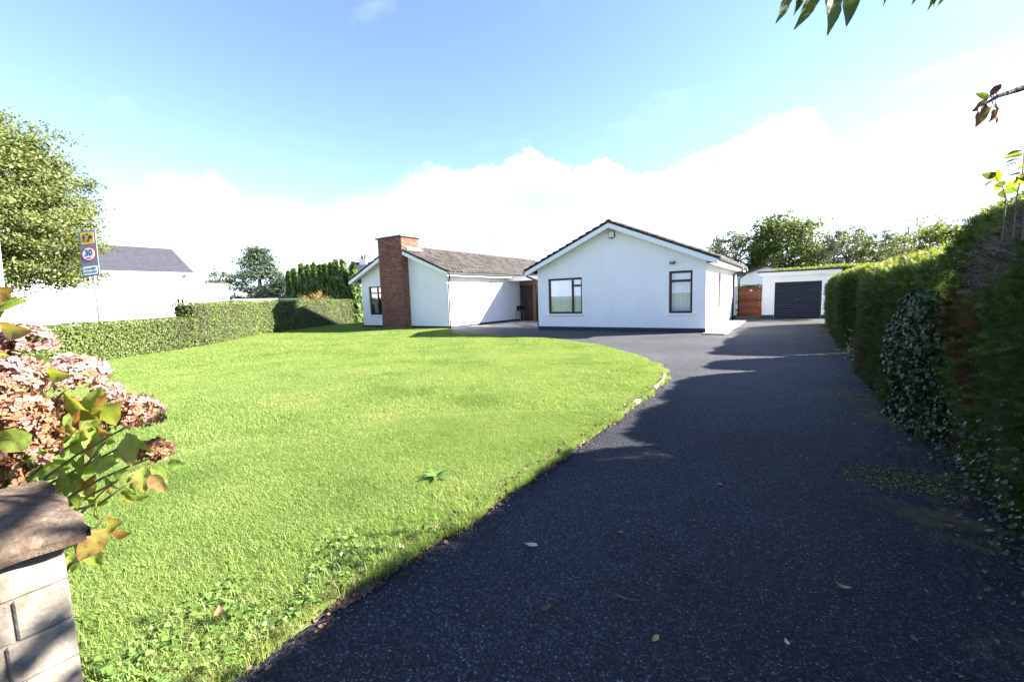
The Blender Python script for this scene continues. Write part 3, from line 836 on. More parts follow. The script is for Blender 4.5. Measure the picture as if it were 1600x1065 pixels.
def hedge(name, label, front, width, height, mat_, n, size, proto, tintf, group=None, round_=.22, lump=.06, side=1, inner=True, ends=True, bias_up=.25, endr=.35, endz=.10, bare=None):
    """front: polyline of the foot nearest the camera; side=1: the body lies to the left of its direction. height: function of 0..1"""
    P = np.array(front, float); seg = np.linalg.norm(np.diff(P, axis=0), axis=1); Ltot = seg.sum(); cum = np.concatenate([[0], np.cumsum(seg)])

    def pos(l):
        i = np.clip(np.searchsorted(cum, l, 'right') - 1, 0, len(seg) - 1); f = ((l - cum[i]) / seg[i])[:, None]
        p = P[i] * (1 - f) + P[i + 1] * f; d = (P[i + 1] - P[i]) / seg[i][:, None]
        return p, d
    t = thing(name, label, 'hedge', (P[0][0], P[0][1], 0), group)
    l = rng.uniform(0, Ltot, n)
    ncap = int(n * min(.3, width / Ltot * .55)); l[:ncap] = np.where(rng.uniform(0, 1, ncap) < .5, 0.0, Ltot) 
    p, d = pos(l); H = height(l / Ltot)
    nr_ = np.stack([-d[:, 1], d[:, 0]], 1) * side       # points into the body
    Wd = width; per = 2 * H + Wd
    q = rng.uniform(0, 1, n); q = np.where(rng.uniform(0, 1, n) < .12, rng.uniform(.6, 1, n), q * (H + Wd) / per)
    a = q * per
    fr = a < H; tp = (~fr) & (a < H + Wd)
    off = np.where(fr, 0, np.where(tp, a - H, Wd)); z = np.where(fr, a, np.where(tp, H, np.maximum(H - (a - H - Wd), 0)))
    on = np.where(fr, -1., np.where(tp, 0., 1.)); zn = np.where(tp, 1., 0.)
    # rounded shoulders
    c0 = np.clip((z - (H - round_)) / round_, 0, 1); e0 = np.clip(1 - off / round_, 0, 1); e1 = np.clip(1 - (Wd - off) / round_, 0, 1)
    k = c0 * np.maximum(e0, e1)
    off = off + np.where(off < Wd / 2, 1, -1) * k * round_ * .3; z = z - k * round_ * .3
    on = on + np.where(off < Wd / 2, -1, 1) * k * .8; zn = zn + k * .8
    capm = np.zeros(n, bool); capm[:ncap] = True
    if ncap:
        off[:ncap] = rng.uniform(.06, Wd - .06, ncap); z[:ncap] = rng.uniform(0, 1, ncap) * (H[:ncap] - .08); on[:ncap] = 0; zn[:ncap] = .1
    if ends:
        rr = np.minimum(l, Ltot - l); sq = np.where(capm, 1, np.clip(1 - rr / endr, 0, 1) ** 2)
        off = off * (1 - .4 * sq) + .4 * sq * Wd / 2; z = z * (1 - endz * sq)
    XYZ = np.stack([p[:, 0] + nr_[:, 0] * off, p[:, 1] + nr_[:, 1] * off, z], 1)
    nn = np.stack([nr_[:, 0] * on, nr_[:, 1] * on, zn], 1)
    ce = np.where(l < Ltot / 2, -1., 1.) * capm; nn[:, 0] += d[:, 0] * ce; nn[:, 1] += d[:, 1] * ce; nn /= np.linalg.norm(nn, axis=1, keepdims=True)
    w = wob(XYZ, 2.2, 1.) * lump + wob(XYZ, 6., 3.) * lump * .45
    depth = rng.uniform(0, 1, n) ** 2 * .10
    XYZ = XYZ + nn * (w - depth)[:, None]; XYZ[:, 2] = np.maximum(XYZ[:, 2], .01)
    ln = nn + rng.normal(size=nn.shape) * .55; ln[:, 2] += bias_up
    if bare is not None:
        kp = bare(XYZ); XYZ, nn, ln = XYZ[kp], nn[kp], ln[kp]; n = len(XYZ)
    bias = nn * .8 + np.array([0, 0, .5]) if proto is FROND else None
    if proto is FROND:
        ln = np.cross(nn, rng.normal(size=nn.shape)) + nn * .35
    R_ = frames(ln, .6, bias)
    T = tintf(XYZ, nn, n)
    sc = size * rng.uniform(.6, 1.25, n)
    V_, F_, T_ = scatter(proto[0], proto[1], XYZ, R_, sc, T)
    link('foliage', np_mesh('foliage', V_, F_, mat_, T_), t)
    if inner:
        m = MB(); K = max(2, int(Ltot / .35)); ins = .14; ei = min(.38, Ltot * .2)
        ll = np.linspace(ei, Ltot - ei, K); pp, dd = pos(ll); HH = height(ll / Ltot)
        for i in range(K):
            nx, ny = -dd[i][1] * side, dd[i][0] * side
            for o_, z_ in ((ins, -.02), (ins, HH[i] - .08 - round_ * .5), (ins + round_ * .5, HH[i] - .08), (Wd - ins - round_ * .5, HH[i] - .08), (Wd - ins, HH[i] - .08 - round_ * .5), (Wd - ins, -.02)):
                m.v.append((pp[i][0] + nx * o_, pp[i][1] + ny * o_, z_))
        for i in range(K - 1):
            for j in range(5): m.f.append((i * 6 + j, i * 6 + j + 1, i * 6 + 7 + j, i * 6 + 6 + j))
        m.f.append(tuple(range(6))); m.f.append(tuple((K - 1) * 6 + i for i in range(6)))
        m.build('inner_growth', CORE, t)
    return t


def privet_tint(XYZ, nn, n):
    t = .5 + .22 * wob(XYZ, 1.3, 4.) + rng.normal(0, .17, n)
    brown = wob(XYZ, .8, 9.) + .5 * wob(XYZ, 3., 2.)
    return np.where((brown > .35) & (rng.uniform(0, 1, n) < .6), rng.uniform(0, .25, n), t)


LH = [(-4.4, -17.6), (-5.6, -15.2), (-6.75, -13.44), (-7.75, -11.7), (-8.24, -10.6), (-8.5, -10.2)]
hedge('low_hedge', 'low clipped hedge with brownish patches behind the hydrangea on the left', LH, .8, lambda f: np.full_like(f, 1.17), PRIVET, 26000, .052, LEAF4, privet_tint, round_=.12, lump=.03)
hedge('tall_hedge', 'taller bright green clipped hedge between the low hedge and the bungalow', [(-8.27, -10.55), (-8.82, -9.82), (-10.3, -8.34), (-12.65, -5.95), (-14.0, -3.42), (-16.39, .95), (-16.75, 2.91), (-17.3, 9.0)], .95,
      lambda f: 1.66 + .12 * np.clip(f * 3, 0, 1), PRIVET, 44000, .056, LEAF4, lambda a, b, n: np.clip(privet_tint(a, b, n) + .16, 0, 1), round_=.15, lump=.05)


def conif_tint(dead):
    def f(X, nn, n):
        t = .47 + .16 * wob(X, 1.6, 2.) + .10 * wob(X, 4.3, 5.) + rng.normal(0, .13, n) + .46 * np.clip(nn[:, 2], 0, 1)  # upward-facing sprays tinted paler: sunlit tops painted into the leaf colour
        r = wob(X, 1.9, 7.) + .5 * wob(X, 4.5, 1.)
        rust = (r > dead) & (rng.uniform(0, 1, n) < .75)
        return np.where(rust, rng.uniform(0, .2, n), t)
    return f


def dome(h, e=.12, p=.5):
    return lambda f: h * (1 - .16 * np.clip(1 - f / e, 0, 1) ** 2 - .16 * np.clip(1 - (1 - f) / e, 0, 1) ** 2)


def bare_patch(X):
    e = ((X[:, 1] + 12.15) / .72) ** 2 + ((X[:, 2] - 1.80 - (X[:, 1] + 12.15) * -.42) / .34) ** 2 + .5 * wob(X, 5., 2.)
    return (e > 1.0) | (rng.uniform(0, 1, len(X)) < .10)


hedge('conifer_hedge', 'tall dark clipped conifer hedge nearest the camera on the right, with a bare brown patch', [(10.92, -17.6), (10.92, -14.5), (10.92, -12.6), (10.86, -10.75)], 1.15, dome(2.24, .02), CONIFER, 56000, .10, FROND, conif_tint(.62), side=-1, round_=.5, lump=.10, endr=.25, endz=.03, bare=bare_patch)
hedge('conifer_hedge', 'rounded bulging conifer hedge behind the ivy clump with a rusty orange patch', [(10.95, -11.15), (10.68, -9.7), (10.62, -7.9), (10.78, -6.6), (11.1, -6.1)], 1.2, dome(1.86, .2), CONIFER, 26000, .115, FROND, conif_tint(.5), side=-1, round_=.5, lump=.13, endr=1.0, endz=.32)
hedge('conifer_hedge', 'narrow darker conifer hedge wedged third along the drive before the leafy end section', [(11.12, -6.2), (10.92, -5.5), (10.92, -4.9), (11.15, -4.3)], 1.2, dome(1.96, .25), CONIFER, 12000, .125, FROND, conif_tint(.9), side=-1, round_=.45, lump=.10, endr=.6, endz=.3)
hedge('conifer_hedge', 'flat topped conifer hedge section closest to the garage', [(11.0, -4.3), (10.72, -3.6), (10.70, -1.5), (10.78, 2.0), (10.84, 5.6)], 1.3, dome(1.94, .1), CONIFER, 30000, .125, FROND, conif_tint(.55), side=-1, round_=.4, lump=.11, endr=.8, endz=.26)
for o in [o for o in COL.objects if o.name.startswith('conifer_hedge')]: o['group'] = 'clipped conifer hedges along the right side of the drive'

HEART = ([(0, 0, 0), (.38, -.10, .03), (.52, .28, .05), (0, 1, -.05), (-.52, .28, .05), (-.38, -.10, .03)], [(0, 1, 2, 3), (0, 3, 4, 5)])


def ivy_tint(X, nn, n): return np.clip(.45 + .2 * wob(X, 2.4, 3.) + rng.normal(0, .17, n) + .35 * np.clip(X[:, 2] - 1.1, 0, 1), 0, 1)


hedge('ivy_clump', 'glossy ivy covered bulge between the near conifer hedge and the rounded one', [(10.84, -11.5), (10.68, -11.0), (10.62, -10.4), (10.72, -9.8)], .8, dome(1.50, .35), IVY, 12000, .042, HEART, ivy_tint, side=-1, round_=.4, lump=.12, bias_up=.1)
# ivy and weeds creeping along the foot of the hedges
n = 3600; yy = rng.uniform(-16.5, -4, n); zz = np.abs(rng.normal(0, .24, n)) * np.clip(1.2 + wob(np.stack([yy, yy * 0, yy * 0], 1), 2.2, 1.), .15, 2)
X = np.stack([10.88 - np.abs(rng.normal(0, .10, n)) * np.clip(1 - zz, .1, 1) - .04 + rng.normal(0, .03, n), yy, np.clip(zz, .02, 1.3)], 1)
nn = np.tile([-.8, 0, .5], (n, 1)) + rng.normal(size=(n, 3)) * .5
V_, F_, T_ = scatter(*HEART, X, frames(nn), .026 * rng.uniform(.5, 1.3, n), np.clip(rng.normal(.5, .2, n), 0, 1))
setp(link('ivy_ground_cover', np_mesh('ivy_ground_cover', V_, F_, IVY, T_)), 'low ivy and weeds creeping along the foot of the hedges on the right', 'ground cover', kind='stuff')
# bare twigs in the dead patch of the near hedge
tw = MB()
for i in range(2600):
    y = random.gauss(-12.15, .42); z = random.gauss(1.78 + (y + 12.15) * -.42, .20); x = 10.95 + max(0, z - 1.75) * .5 + random.gauss(0, .025)
    a = Vector((x, y, z)); d = Vector((-.5 + random.gauss(0, .4), random.gauss(0, .8), random.gauss(.1, .6))).normalized() * random.uniform(.04, .14)
    b = a + d; r_ = random.uniform(.0015, .0035); s_ = d.cross(Vector((0, 0, 1))).normalized() * r_; u_ = d.cross(s_).normalized() * r_
    nq = len(tw.v); tw.v += [tuple(a + s_), tuple(a - s_ * .5 + u_), tuple(a - s_ * .5 - u_), tuple(b)]; tw.f += [(nq, nq + 1, nq + 3), (nq + 1, nq + 2, nq + 3), (nq + 2, nq, nq + 3)]
near = bpy.data.objects['conifer_hedge']
tw.build('bare_twigs', TWIG, near, kind='stuff')

# ------------------------------------------------------------------ trees


def tree(name, label, cat, base, centre, rad, mat_, ncl, nl, size, gaps=.0, trunk=.18, limbs=9, group=None, cl=.34, flat=1., tb=.5, squash=.7, bottom=-1, proto=LEAF4, lump=.22):
    base, centre = np.array(base, float), np.array(centre, float); rad = np.array(rad, float)
    t = thing(name, label, cat, tuple(base), group)
    D = rng.normal(size=(ncl * 3, 3)); D /= np.linalg.norm(D, axis=1, keepdims=True)
    r = rng.uniform(.25, 1, len(D)) ** .45
    lp = 1 + lump * wob(D * 2.2, 1.7, base[0])
    C_ = D * (r * lp)[:, None]
    keep = (wob(C_ * 3, 1.6, base[1]) > gaps - .6) & (C_[:, 2] > bottom)
    C_ = C_[keep][:ncl]
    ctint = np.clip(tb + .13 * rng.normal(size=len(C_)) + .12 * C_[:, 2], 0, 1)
    C_ = centre + C_ * rad
    sg = cl * rad.mean() * .36
    k = len(C_); off = rng.normal(size=(k, nl, 3)) * sg * np.array([1, 1, squash * flat])
    X = (C_[:, None] + off).reshape(-1, 3)
    out_ = (X - centre) / rad
    ln = out_ * .6 + rng.normal(size=X.shape) * .8; ln[:, 2] += .35
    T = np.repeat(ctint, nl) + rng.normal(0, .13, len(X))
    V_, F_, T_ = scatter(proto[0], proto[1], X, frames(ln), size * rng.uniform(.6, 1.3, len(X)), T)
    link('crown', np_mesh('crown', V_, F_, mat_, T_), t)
    m = MB(); top = centre + np.array([0, 0, rad[2] * .35])
    p1 = base * .6 + centre * .4 + rng.normal(0, .05, 3) * rad; p1[2] = base[2] + (centre[2] - base[2]) * .5
    m.tube([base + np.array([0, 0, -.1]), p1, centre, top], [trunk, trunk * .75, trunk * .5, trunk * .15], 8)
    m.build('trunk', BARK, t, smooth=True)
    for i in range(min(limbs, k)):
        c = C_[(i * 37) % k]; f = random.uniform(.35, .95)
        s = p1 + (centre - p1) * f; mid = (s + c) / 2 + np.array([0, 0, -.06 * rad[2]]) + rng.normal(0, .04, 3) * rad
        m = MB(); m.tube([s, mid, c], [trunk * .38, trunk * .24, trunk * .06], 6); m.build('limb', BARK, t, smooth=True)
    return t


c = at(-38, 322, 15.8)
tree('tree', 'large light green broadleaf tree spreading behind the road sign at the far left', 'tree', (c[0] - .4, c[1] - .5, 0), c, (3.45, 3.45, 3.6), LIGHTTREE, 640, 140, .115, gaps=.22, trunk=.24, limbs=30, cl=.21, lump=.22, tb=.5, squash=.55)
c = at(1230, 402, 42)
tree('tree', 'big rounded sycamore rising behind the garage', 'tree', (c[0], c[1], 0), c + np.array([0, 0, -.2]), (3.9, 3.9, 4.6), BROADLEAF, 360, 50, .28, gaps=.12, trunk=.30, limbs=34, cl=.24, group='trees beyond the garage', tb=.52)
c = at(1150, 402, 46)
tree('tree', 'thin grey leaved tree between the bungalow roof and the sycamore', 'tree', (c[0], c[1], 0), c, (2.9, 2.9, 2.9), GREYTREE, 170, 30, .26, gaps=.34, trunk=.2, limbs=26, cl=.22, group='trees beyond the garage', tb=.4)
c = at(1322, 398, 36)
tree('tree', 'soft bluish grey tree to the right of the sycamore', 'tree', (c[0], c[1], 0), c, (2.1, 2.1, 2.3), GREYTREE, 200, 40, .17, gaps=.1, trunk=.16, limbs=14, cl=.22, group='trees beyond the garage', tb=.6)
c = at(1372, 404, 31)
tree('tree', 'small dense dark green tree half hidden behind the hedge top', 'tree', (c[0], c[1], 0), c, (1.7, 1.7, 1.9), BROADLEAF, 120, 36, .16, gaps=.1, trunk=.14, limbs=10, cl=.24, group='trees beyond the garage', tb=.25)
c = at(1118, 392, 60)
tree('tree', 'tip of a yellowish tree just above the bungalow roof', 'tree', (c[0], c[1], 0), c + np.array([0, 0, -.7]), (1.7, 1.7, 1.7), LIGHTTREE, 40, 30, .24, trunk=.14, limbs=6, cl=.3, group='trees beyond the garage', tb=.5)
c = at(345, 441, 52)
tree('tree', 'small distant grey green tree beside the end of the white building', 'tree', (c[0], c[1], 0), c + np.array([0, 0, .0]), (1.6, 1.6, 1.6), GREYTREE, 60, 30, .2, gaps=.3, trunk=.12, limbs=12, cl=.25, tb=.5)
# shrubs looking over the hedge on the right
for px, py, d, rx, rz, mt_, lab, tb_ in ((1402, 388, 20, .75, .75, BROADLEAF, 'wispy dark shrub with upright shoots above the rounded hedge', .2), (1438, 372, 16, .8, .75, LIGHTTREE, 'yellow green shrub showing over the rounded hedge', .5),
                                   (1478, 372, 12.5, .62, .6, BROADLEAF, 'broad leaved bush with large green leaves beside the near hedge', .7)):
    c = at(px, py, d)
    tree('shrub', lab, 'shrub', (c[0], c[1], 0), c + np.array([0, 0, -.15]), (rx, rx * 1.3, rz), mt_, 60, 34, .085 if d > 14 else .10, gaps=.2, trunk=.05, limbs=14, cl=.34, group='shrubs behind the hedge on the right', tb=tb_)
    o = COL.objects[[k for k in COL.objects.keys() if k.startswith('shrub')][-1]]
    sh = MB(); X = []
    for i in range(14):
        b0 = c + np.array([rng.normal(0, rx * .6), rng.normal(0, rx * .6), rz * .1]); e0 = b0 + np.array([rng.normal(0, .15), rng.normal(0, .15), rz * rng.uniform(.5, 1.0)])
        sh.tube([b0, (b0 + e0) / 2 + rng.normal(0, .03, 3), e0], [.008, .006, .003], 4)
        for k in np.linspace(.2, 1, 9): X.append(b0 + (e0 - b0) * k + rng.normal(0, .03, 3))
    sh.build('shoots', BARK, o, kind='stuff')
    X = np.array(X); V_, F_, T_ = scatter(*LEAF4, X, frames(rng.normal(size=X.shape) + [0, 0, .5]), .08 * rng.uniform(.6, 1.2, len(X)), np.clip(rng.normal(tb_, .2, len(X)), 0, 1))
    link('shoot_leaves', np_mesh('shoot_leaves', V_, F_, mt_, T_), o, kind='stuff')

# spreading blue green conifer
c = at(408, 462, 42); bz = c[2]
t = thing('conifer_tree', 'wide blue green conifer with layered boughs standing beyond the tall hedge', 'tree', (c[0], c[1], 0))
X = []; cen = []
ax = CR / np.linalg.norm(CR[:2])
limb_list = []
for i in range(120):
    h = rng.uniform(.0, 1) ** .9
    z = .9 + h * 6.2; rmax = 3.5 * (1 - h) ** .75 * (.8 + .3 * math.sin(h * 17)) + .35
    a = rng.uniform(0, 2 * math.pi); rr = rmax * rng.uniform(.45, 1.0)
    q = np.array([c[0] + math.cos(a) * rr, c[1] + math.sin(a) * rr, z + .12 * rr])
    cen.append(q); limb_list.append((z - .15 * rr, q))
    X.append(q + rng.normal(size=(90, 3)) * np.array([.42, .42, .14]))
X = np.vstack(X); T = np.repeat(np.clip(rng.normal(.5, .16, len(cen)), 0, 1), 90) + rng.normal(0, .12, len(X))
ln = rng.normal(size=X.shape) * .8 + np.array([0, 0, .6])
V_, F_, T_ = scatter(*LEAF3, X, frames(ln), .20 * rng.uniform(.6, 1.3, len(X)), T)
link('crown', np_mesh('crown', V_, F_, PINE, T_), t)
m = MB(); m.tube([(c[0], c[1], -.1), (c[0], c[1], 3.5), (c[0], c[1], 7)], [.28, .18, .04], 8); m.build('trunk', BARK, t)
for z, q in limb_list[::4]:
    m = MB(); m.tube([(c[0], c[1], z), q], [.06, .02], 5); m.build('limb', BARK, t)
c = at(458, 458, 40)
tree('conifer_bush', 'dark low conifer bush in front of the thuja row beside the blue green conifer', 'bush', (c[0], c[1], 0), c + np.array([0, 0, -.3]), (2.6, 2.6, 1.9), PINE, 130, 40, .2, trunk=.15, limbs=6, cl=.3, tb=.1, proto=LEAF3)

# row of columnar thujas
THL = ['first and smallest thuja of the row, next to the dark conifer bush', 'short narrow thuja second from the left of the row', 'thuja third from the left in the row', 'broad thuja fourth from the left in the row',
       'thuja fifth from the left in the row', 'thuja sixth from the left in the row', 'taller thuja seventh from the left in the row', 'thuja eighth from the left in the row', 'tall broad thuja right of the middle of the row with a pointed tip',
       'very tall broad thuja, the largest of the row', 'last thuja on the right beside the white house wall']
for i, (px, py, hw) in enumerate(((452, 428, 4.5), (461, 424, 5), (472, 417, 6.5), (482, 419, 5.5), (492, 416, 6), (501, 418, 6), (509, 417, 6), (518, 415, 6), (526, 412, 7.5), (537, 411, 9.5), (553, 415, 8.5))):
    d = 34 - i * .35; top = at(px, py, d); mid = at(px + 2, 466, d); rw = hw / FPX * d * 1.15
    t = thing('thuja', THL[i], 'tree', (mid[0], mid[1], 0), 'columnar thujas in a row behind the tall hedge')
    nq = 1500; h = rng.uniform(0, 1, nq); a = rng.uniform(0, 2 * math.pi, nq)
    rr = rw * np.minimum(1, (1 - h) * 2.6 + .06) ** .75 * (1 - .12 * h) * (1 + .10 * np.sin(a * 5 + h * 9) + .06 * rng.normal(size=nq)) * rng.uniform(.75, 1, nq)
    Xc = np.stack([mid[0] + np.cos(a) * rr, mid[1] + np.sin(a) * rr, h * top[2]], 1)
    nn = np.stack([np.cos(a), np.sin(a), np.full(nq, .3)], 1) + rng.normal(size=(nq, 3)) * .35
    bias = np.tile([0, 0, 1.], (nq, 1))
    V_, F_, T_ = scatter(*LEAF4, Xc, frames(nn, .35, bias), .34 * rng.uniform(.6, 1.2, nq), np.clip(.5 + .2 * np.sin(a * 5 + h * 9) + rng.normal(0, .15, nq), 0, 1))
    link('foliage', np_mesh('foliage', V_, F_, THUJA, T_), t)
    m = MB(); m.tube([(mid[0], mid[1], -.1), (mid[0], mid[1], top[2] * .9)], [.08, .03], 6); m.build('trunk', BARK, t)
c = at(494, 466, 29)
tree('bush', 'low orange brown bush peeping over the tall hedge', 'bush', (c[0], c[1], 0), c + np.array([0, 0, -.45]), (1.15, 1.15, .85), COPPER, 70, 40, .10, trunk=.05, limbs=6, cl=.3, tb=.5)

# ------------------------------------------------------------------ white building over the road, houses behind
Wb = thing('white_building', 'long white rendered building with a purple slate roof and low flat annexe over the road', 'building', (-26, -6, 0))
m = MB(); m.box((-29.2, -19, -.1), (-26, -2.05, 3.18)); m.build('annexe_wall', WHITE, Wb)
m = MB(); m.box((-29.2, -19.05, 3.182), (-25.96, -2.01, 3.24)); m.build('coping', CONC, Wb)
m = MB(); m.prism([(-29.3, 4.25), (-33, 6.2), (-36.7, 4.25), (-36.7, -.1), (-29.3, -.1)], 1, -19, -3.35); m.build('house_wall', WHITE, Wb)
m = MB(); m.prism([(-28.95, 4.22), (-33, 6.36), (-37.05, 4.22), (-37.05, 4.12), (-33, 6.26), (-28.95, 4.12)], 1, -19.2, -3.1); wr = m.build('roof', SLATE, Wb)
m = MB(); m.box((-29.0, -19.2, 4.0), (-28.93, -3.08, 4.118)); m.build('fascia', TRIM, Wb)
m = MB(); m.box((-28.93, -19.2, 4.06), (-28.83, -3.08, 4.15)); m.build('gutter', TRIM, Wb)
m = MB(); m.tube([(-28.9, -3.7, 4.05), (-29.2, -3.7, 3.85), (-29.22, -3.7, 3.2)], .045, 6); m.build('downpipe', GUTTER, Wb)
m = MB(); m.tube([(-33, -4.7, 6.4), (-33, -4.7, 6.7)], .02, 5); m.tube([(-33, -4.9, 6.66), (-33, -4.5, 6.68)], .015, 5); m.build('aerial', STEEL, Wb)
fr = window(-5.42, -4.85, 1.36, 2.22, -25.998, 'x', 1, [('v', -5.13, 1.425, 2.155), ('h', 1.80, -5.355, -5.175), ('h', 1.80, -5.085, -4.915)], Wb, TRIM, sill=False, curtain=None, inset=-.045)
m = MB(); m.box((-26.0, -5.36, 1.42), (-25.985, -4.91, 2.16)); m.build('blind', DARKROOM, fr)
gw = MB(); gw.box((-22.0, -3.5, -.1), (-22.3, 4.5, 1.98)); setp(gw.build('garden_wall', WHITE), 'low white garden wall showing as a strip over the tall hedge', 'wall')

HB = thing('distant_house', 'house with an orange ridged brown roof behind the left end of the thuja row', 'house', (-31, 8, 0), 'houses behind the thujas')
P0 = at(456, 416, 44); P1 = at(505, 417, 44); dx = (P1 - P0); dx[2] = 0; dx /= np.linalg.norm(dx); dy = np.array([-dx[1], dx[0], 0])


def gable_house(par, O, dx, dy, w, dp, he, hr, wallm, roofm, chim=None):
    def Q(a, b, z): return tuple(O + dx * a + dy * b + np.array([0, 0, z - O[2]]))
    m = MB(); m.quad(Q(0, 0, 0), Q(w, 0, 0), Q(w, 0, he), Q(0, 0, he)); m.quad(Q(0, dp, 0), Q(w, dp, 0), Q(w, dp, he), Q(0, dp, he))
    for a in (0, w): m.quad(Q(a, 0, 0), Q(a, dp, 0), Q(a, dp, he), Q(a, dp / 2, hr), Q(a, 0, he))
    m.build('wall', wallm, par)
    m = MB(); o = .3
    for s in (0, 1):
        b0 = -o if s == 0 else dp + o; ze = he - .12
        m.quad(Q(-o, b0, ze), Q(w + o, b0, ze), Q(w + o, dp / 2, hr + .1), Q(-o, dp / 2, hr + .1))
        m.quad(Q(-o, b0, ze - .15), Q(w + o, b0, ze - .15), Q(w + o, dp / 2, hr - .05), Q(-o, dp / 2, hr - .05))
        m.quad(Q(-o, b0, ze), Q(w + o, b0, ze), Q(w + o, b0, ze - .15), Q(-o, b0, ze - .15))
        for a in (-o, w + o): m.quad(Q(a, b0, ze), Q(a, dp / 2, hr + .1), Q(a, dp / 2, hr - .05), Q(a, b0, ze - .15))
    r = m.build('roof', roofm, par)
    m = MB(); m.tube([Q(-o, dp / 2, hr + .1), Q(w + o, dp / 2, hr + .1)], .11, 8); m.build('ridge', ORANGEW if chim is None else roofm, r)
    if chim:
        a, hz = chim
        m = MB(); base = [Q(a, dp / 2 - .35, hr - .5), Q(a + .75, dp / 2 - .35, hr - .5), Q(a + .75, dp / 2 + .35, hr - .5), Q(a, dp / 2 + .35, hr - .5)]
        n = len(m.v); m.v += base + [(x, y, hz) for x, y, z in base]; m.f += [(0, 1, 5, 4), (1, 2, 6, 5), (2, 3, 7, 6), (3, 0, 4, 7), (4, 5, 6, 7)]
        c = m.build('chimney', WHITE, par)
        for k in (.2, .55):
            m = MB(); p = Q(a + k, dp / 2, hz); m.tube([p, (p[0], p[1], hz + .45)], [.13, .10], 8); m.build('chimney_pot', noise_mat('clay_pot', [(.3, (.1, .04, .03)), (.7, (.16, .07, .05))], 5), c)


gable_house(HB, np.array([P0[0], P0[1], 0]), dx, dy, 3.4, 6, 4.0, P0[2], mat('dark_cladding', (.06, .05, .045), .8), TILEM2)
HC = thing('distant_house', 'white walled house with dark roof and twin chimney pots behind the thuja row', 'house', (-27, 9, 0), 'houses behind the thujas')
P0 = at(532, 410, 42)
O_ = np.array([P0[0], P0[1], 0]); gable_house(HC, O_, dx, dy, 9, 7, 3.6, P0[2] + .1, WHITE, SLATE, (.75, at(547, 404, 44)[2]))
HD = thing('distant_house', 'pale house gable showing above the red gate', 'house', (7.5, 24, 0))
P0 = at(1161, 428, 32)
gable_house(HD, np.array([5.2, 22.5, 0]), np.array([0, 1, 0]), np.array([1., 0, 0]), 9, 5.2, 2.55, 3.35, WHITE, SLATE)
m = MB(); p = np.array([9.3, 22.46, 1.6]); m.box(p + [0, -.0, 0], p + [.6, .03, .85]); w_ = m.build('window', GLASS, HD)
m = MB(); m.box(p + [-.06, .0, -.06], p + [0, .05, .9]); m.build('frame', TRIM, w_)
hedge('garden_hedge', 'bright clipped hedge showing over the red gate', [(6.6, 12.4), (8.2, 12.4)], .8, lambda f: np.full_like(f, 1.82), PRIVET, 2600, .07, LEAF4, lambda a, b, n: np.clip(rng.normal(.7, .15, n), 0, 1))
hedge('garden_hedge', 'dark clipped hedge top running behind the garage roof', [(8.3, 16.0), (14.5, 16.0)], .9, lambda f: np.full_like(f, 2.75) + .12 * f, CONIFER, 7000, .14, FROND, conif_tint(.9))

# ------------------------------------------------------------------ road sign and pole
bx = np.array([.82, .57, 0.]); bx /= np.linalg.norm(bx)
SB = at(155.5, 500, 14); SB[2] = 0
S = thing('road_sign', 'grey sign on a leaning pole with yellow pictogram plate above a 30 roundel', 'road sign', tuple(SB))
lean = np.array([-.155, .05, 1.0]); lean /= np.linalg.norm(lean)
base = SB + lean * 0
pc = at(141.5, 396.5, 14)
m = MB(); m.tube([tuple(at(155.5, 495, 14) - lean * 1.6 / lean[2]), tuple(at(147.5, 432, 14)), tuple(pc + lean * .5)], .038, 10); m.build('pole', STEEL, S, smooth=True)
ex = bx - lean * (bx @ lean); ex /= np.linalg.norm(ex); ez = np.cross(ex, lean)     # ez: out of the sign, to the camera
if ez @ (CAM - pc) < 0: ez = -ez
pc = pc + ez * .06
SM = Matrix(((ex[0], lean[0], ez[0], 0), (ex[1], lean[1], ez[1], 0), (ex[2], lean[2], ez[2], 0), (0, 0, 0, 1)))
SGREY = mat('sign_grey', (.16, .19, .23), .5); SYEL = mat('sign_yellow', (.72, .42, .02), .4); SBLK = mat('sign_black', (.012, .012, .014), .4)
SWHT = mat('sign_white', (.74, .77, .8), .35); SRED = mat('sign_red', (.50, .012, .03), .4)


def rrect(w, h, r, n=5, cx=0, cy=0):
    o = []
    for sx, sy, a0 in ((1, 1, 0), (-1, 1, 90), (-1, -1, 180), (1, -1, 270)):
        for i in range(n):
            a = math.radians(a0 + 90 * i / (n - 1)); o.append((cx + sx * (w / 2 - r) + r * math.cos(a), cy + sy * (h / 2 - r) + r * math.sin(a)))
    return o


def disc(r, cx, cy, n=32, ry=None): return [(cx + r * math.cos(2 * math.pi * i / n), cy + (ry or r) * math.sin(2 * math.pi * i / n)) for i in range(n)]


def sign_piece(name, polys, z0, z1, mt, par):
    m = MB()
    for p in polys: m.prism(p, 2, z0, z1)
    o = bpy.data.objects.new(name, m.mesh(name, mt)); COL.objects.link(o); o.parent = par
    if par is S:
        o.location = Vector(pc) - Vector(SB); o.rotation_euler = SM.to_euler()
    return o


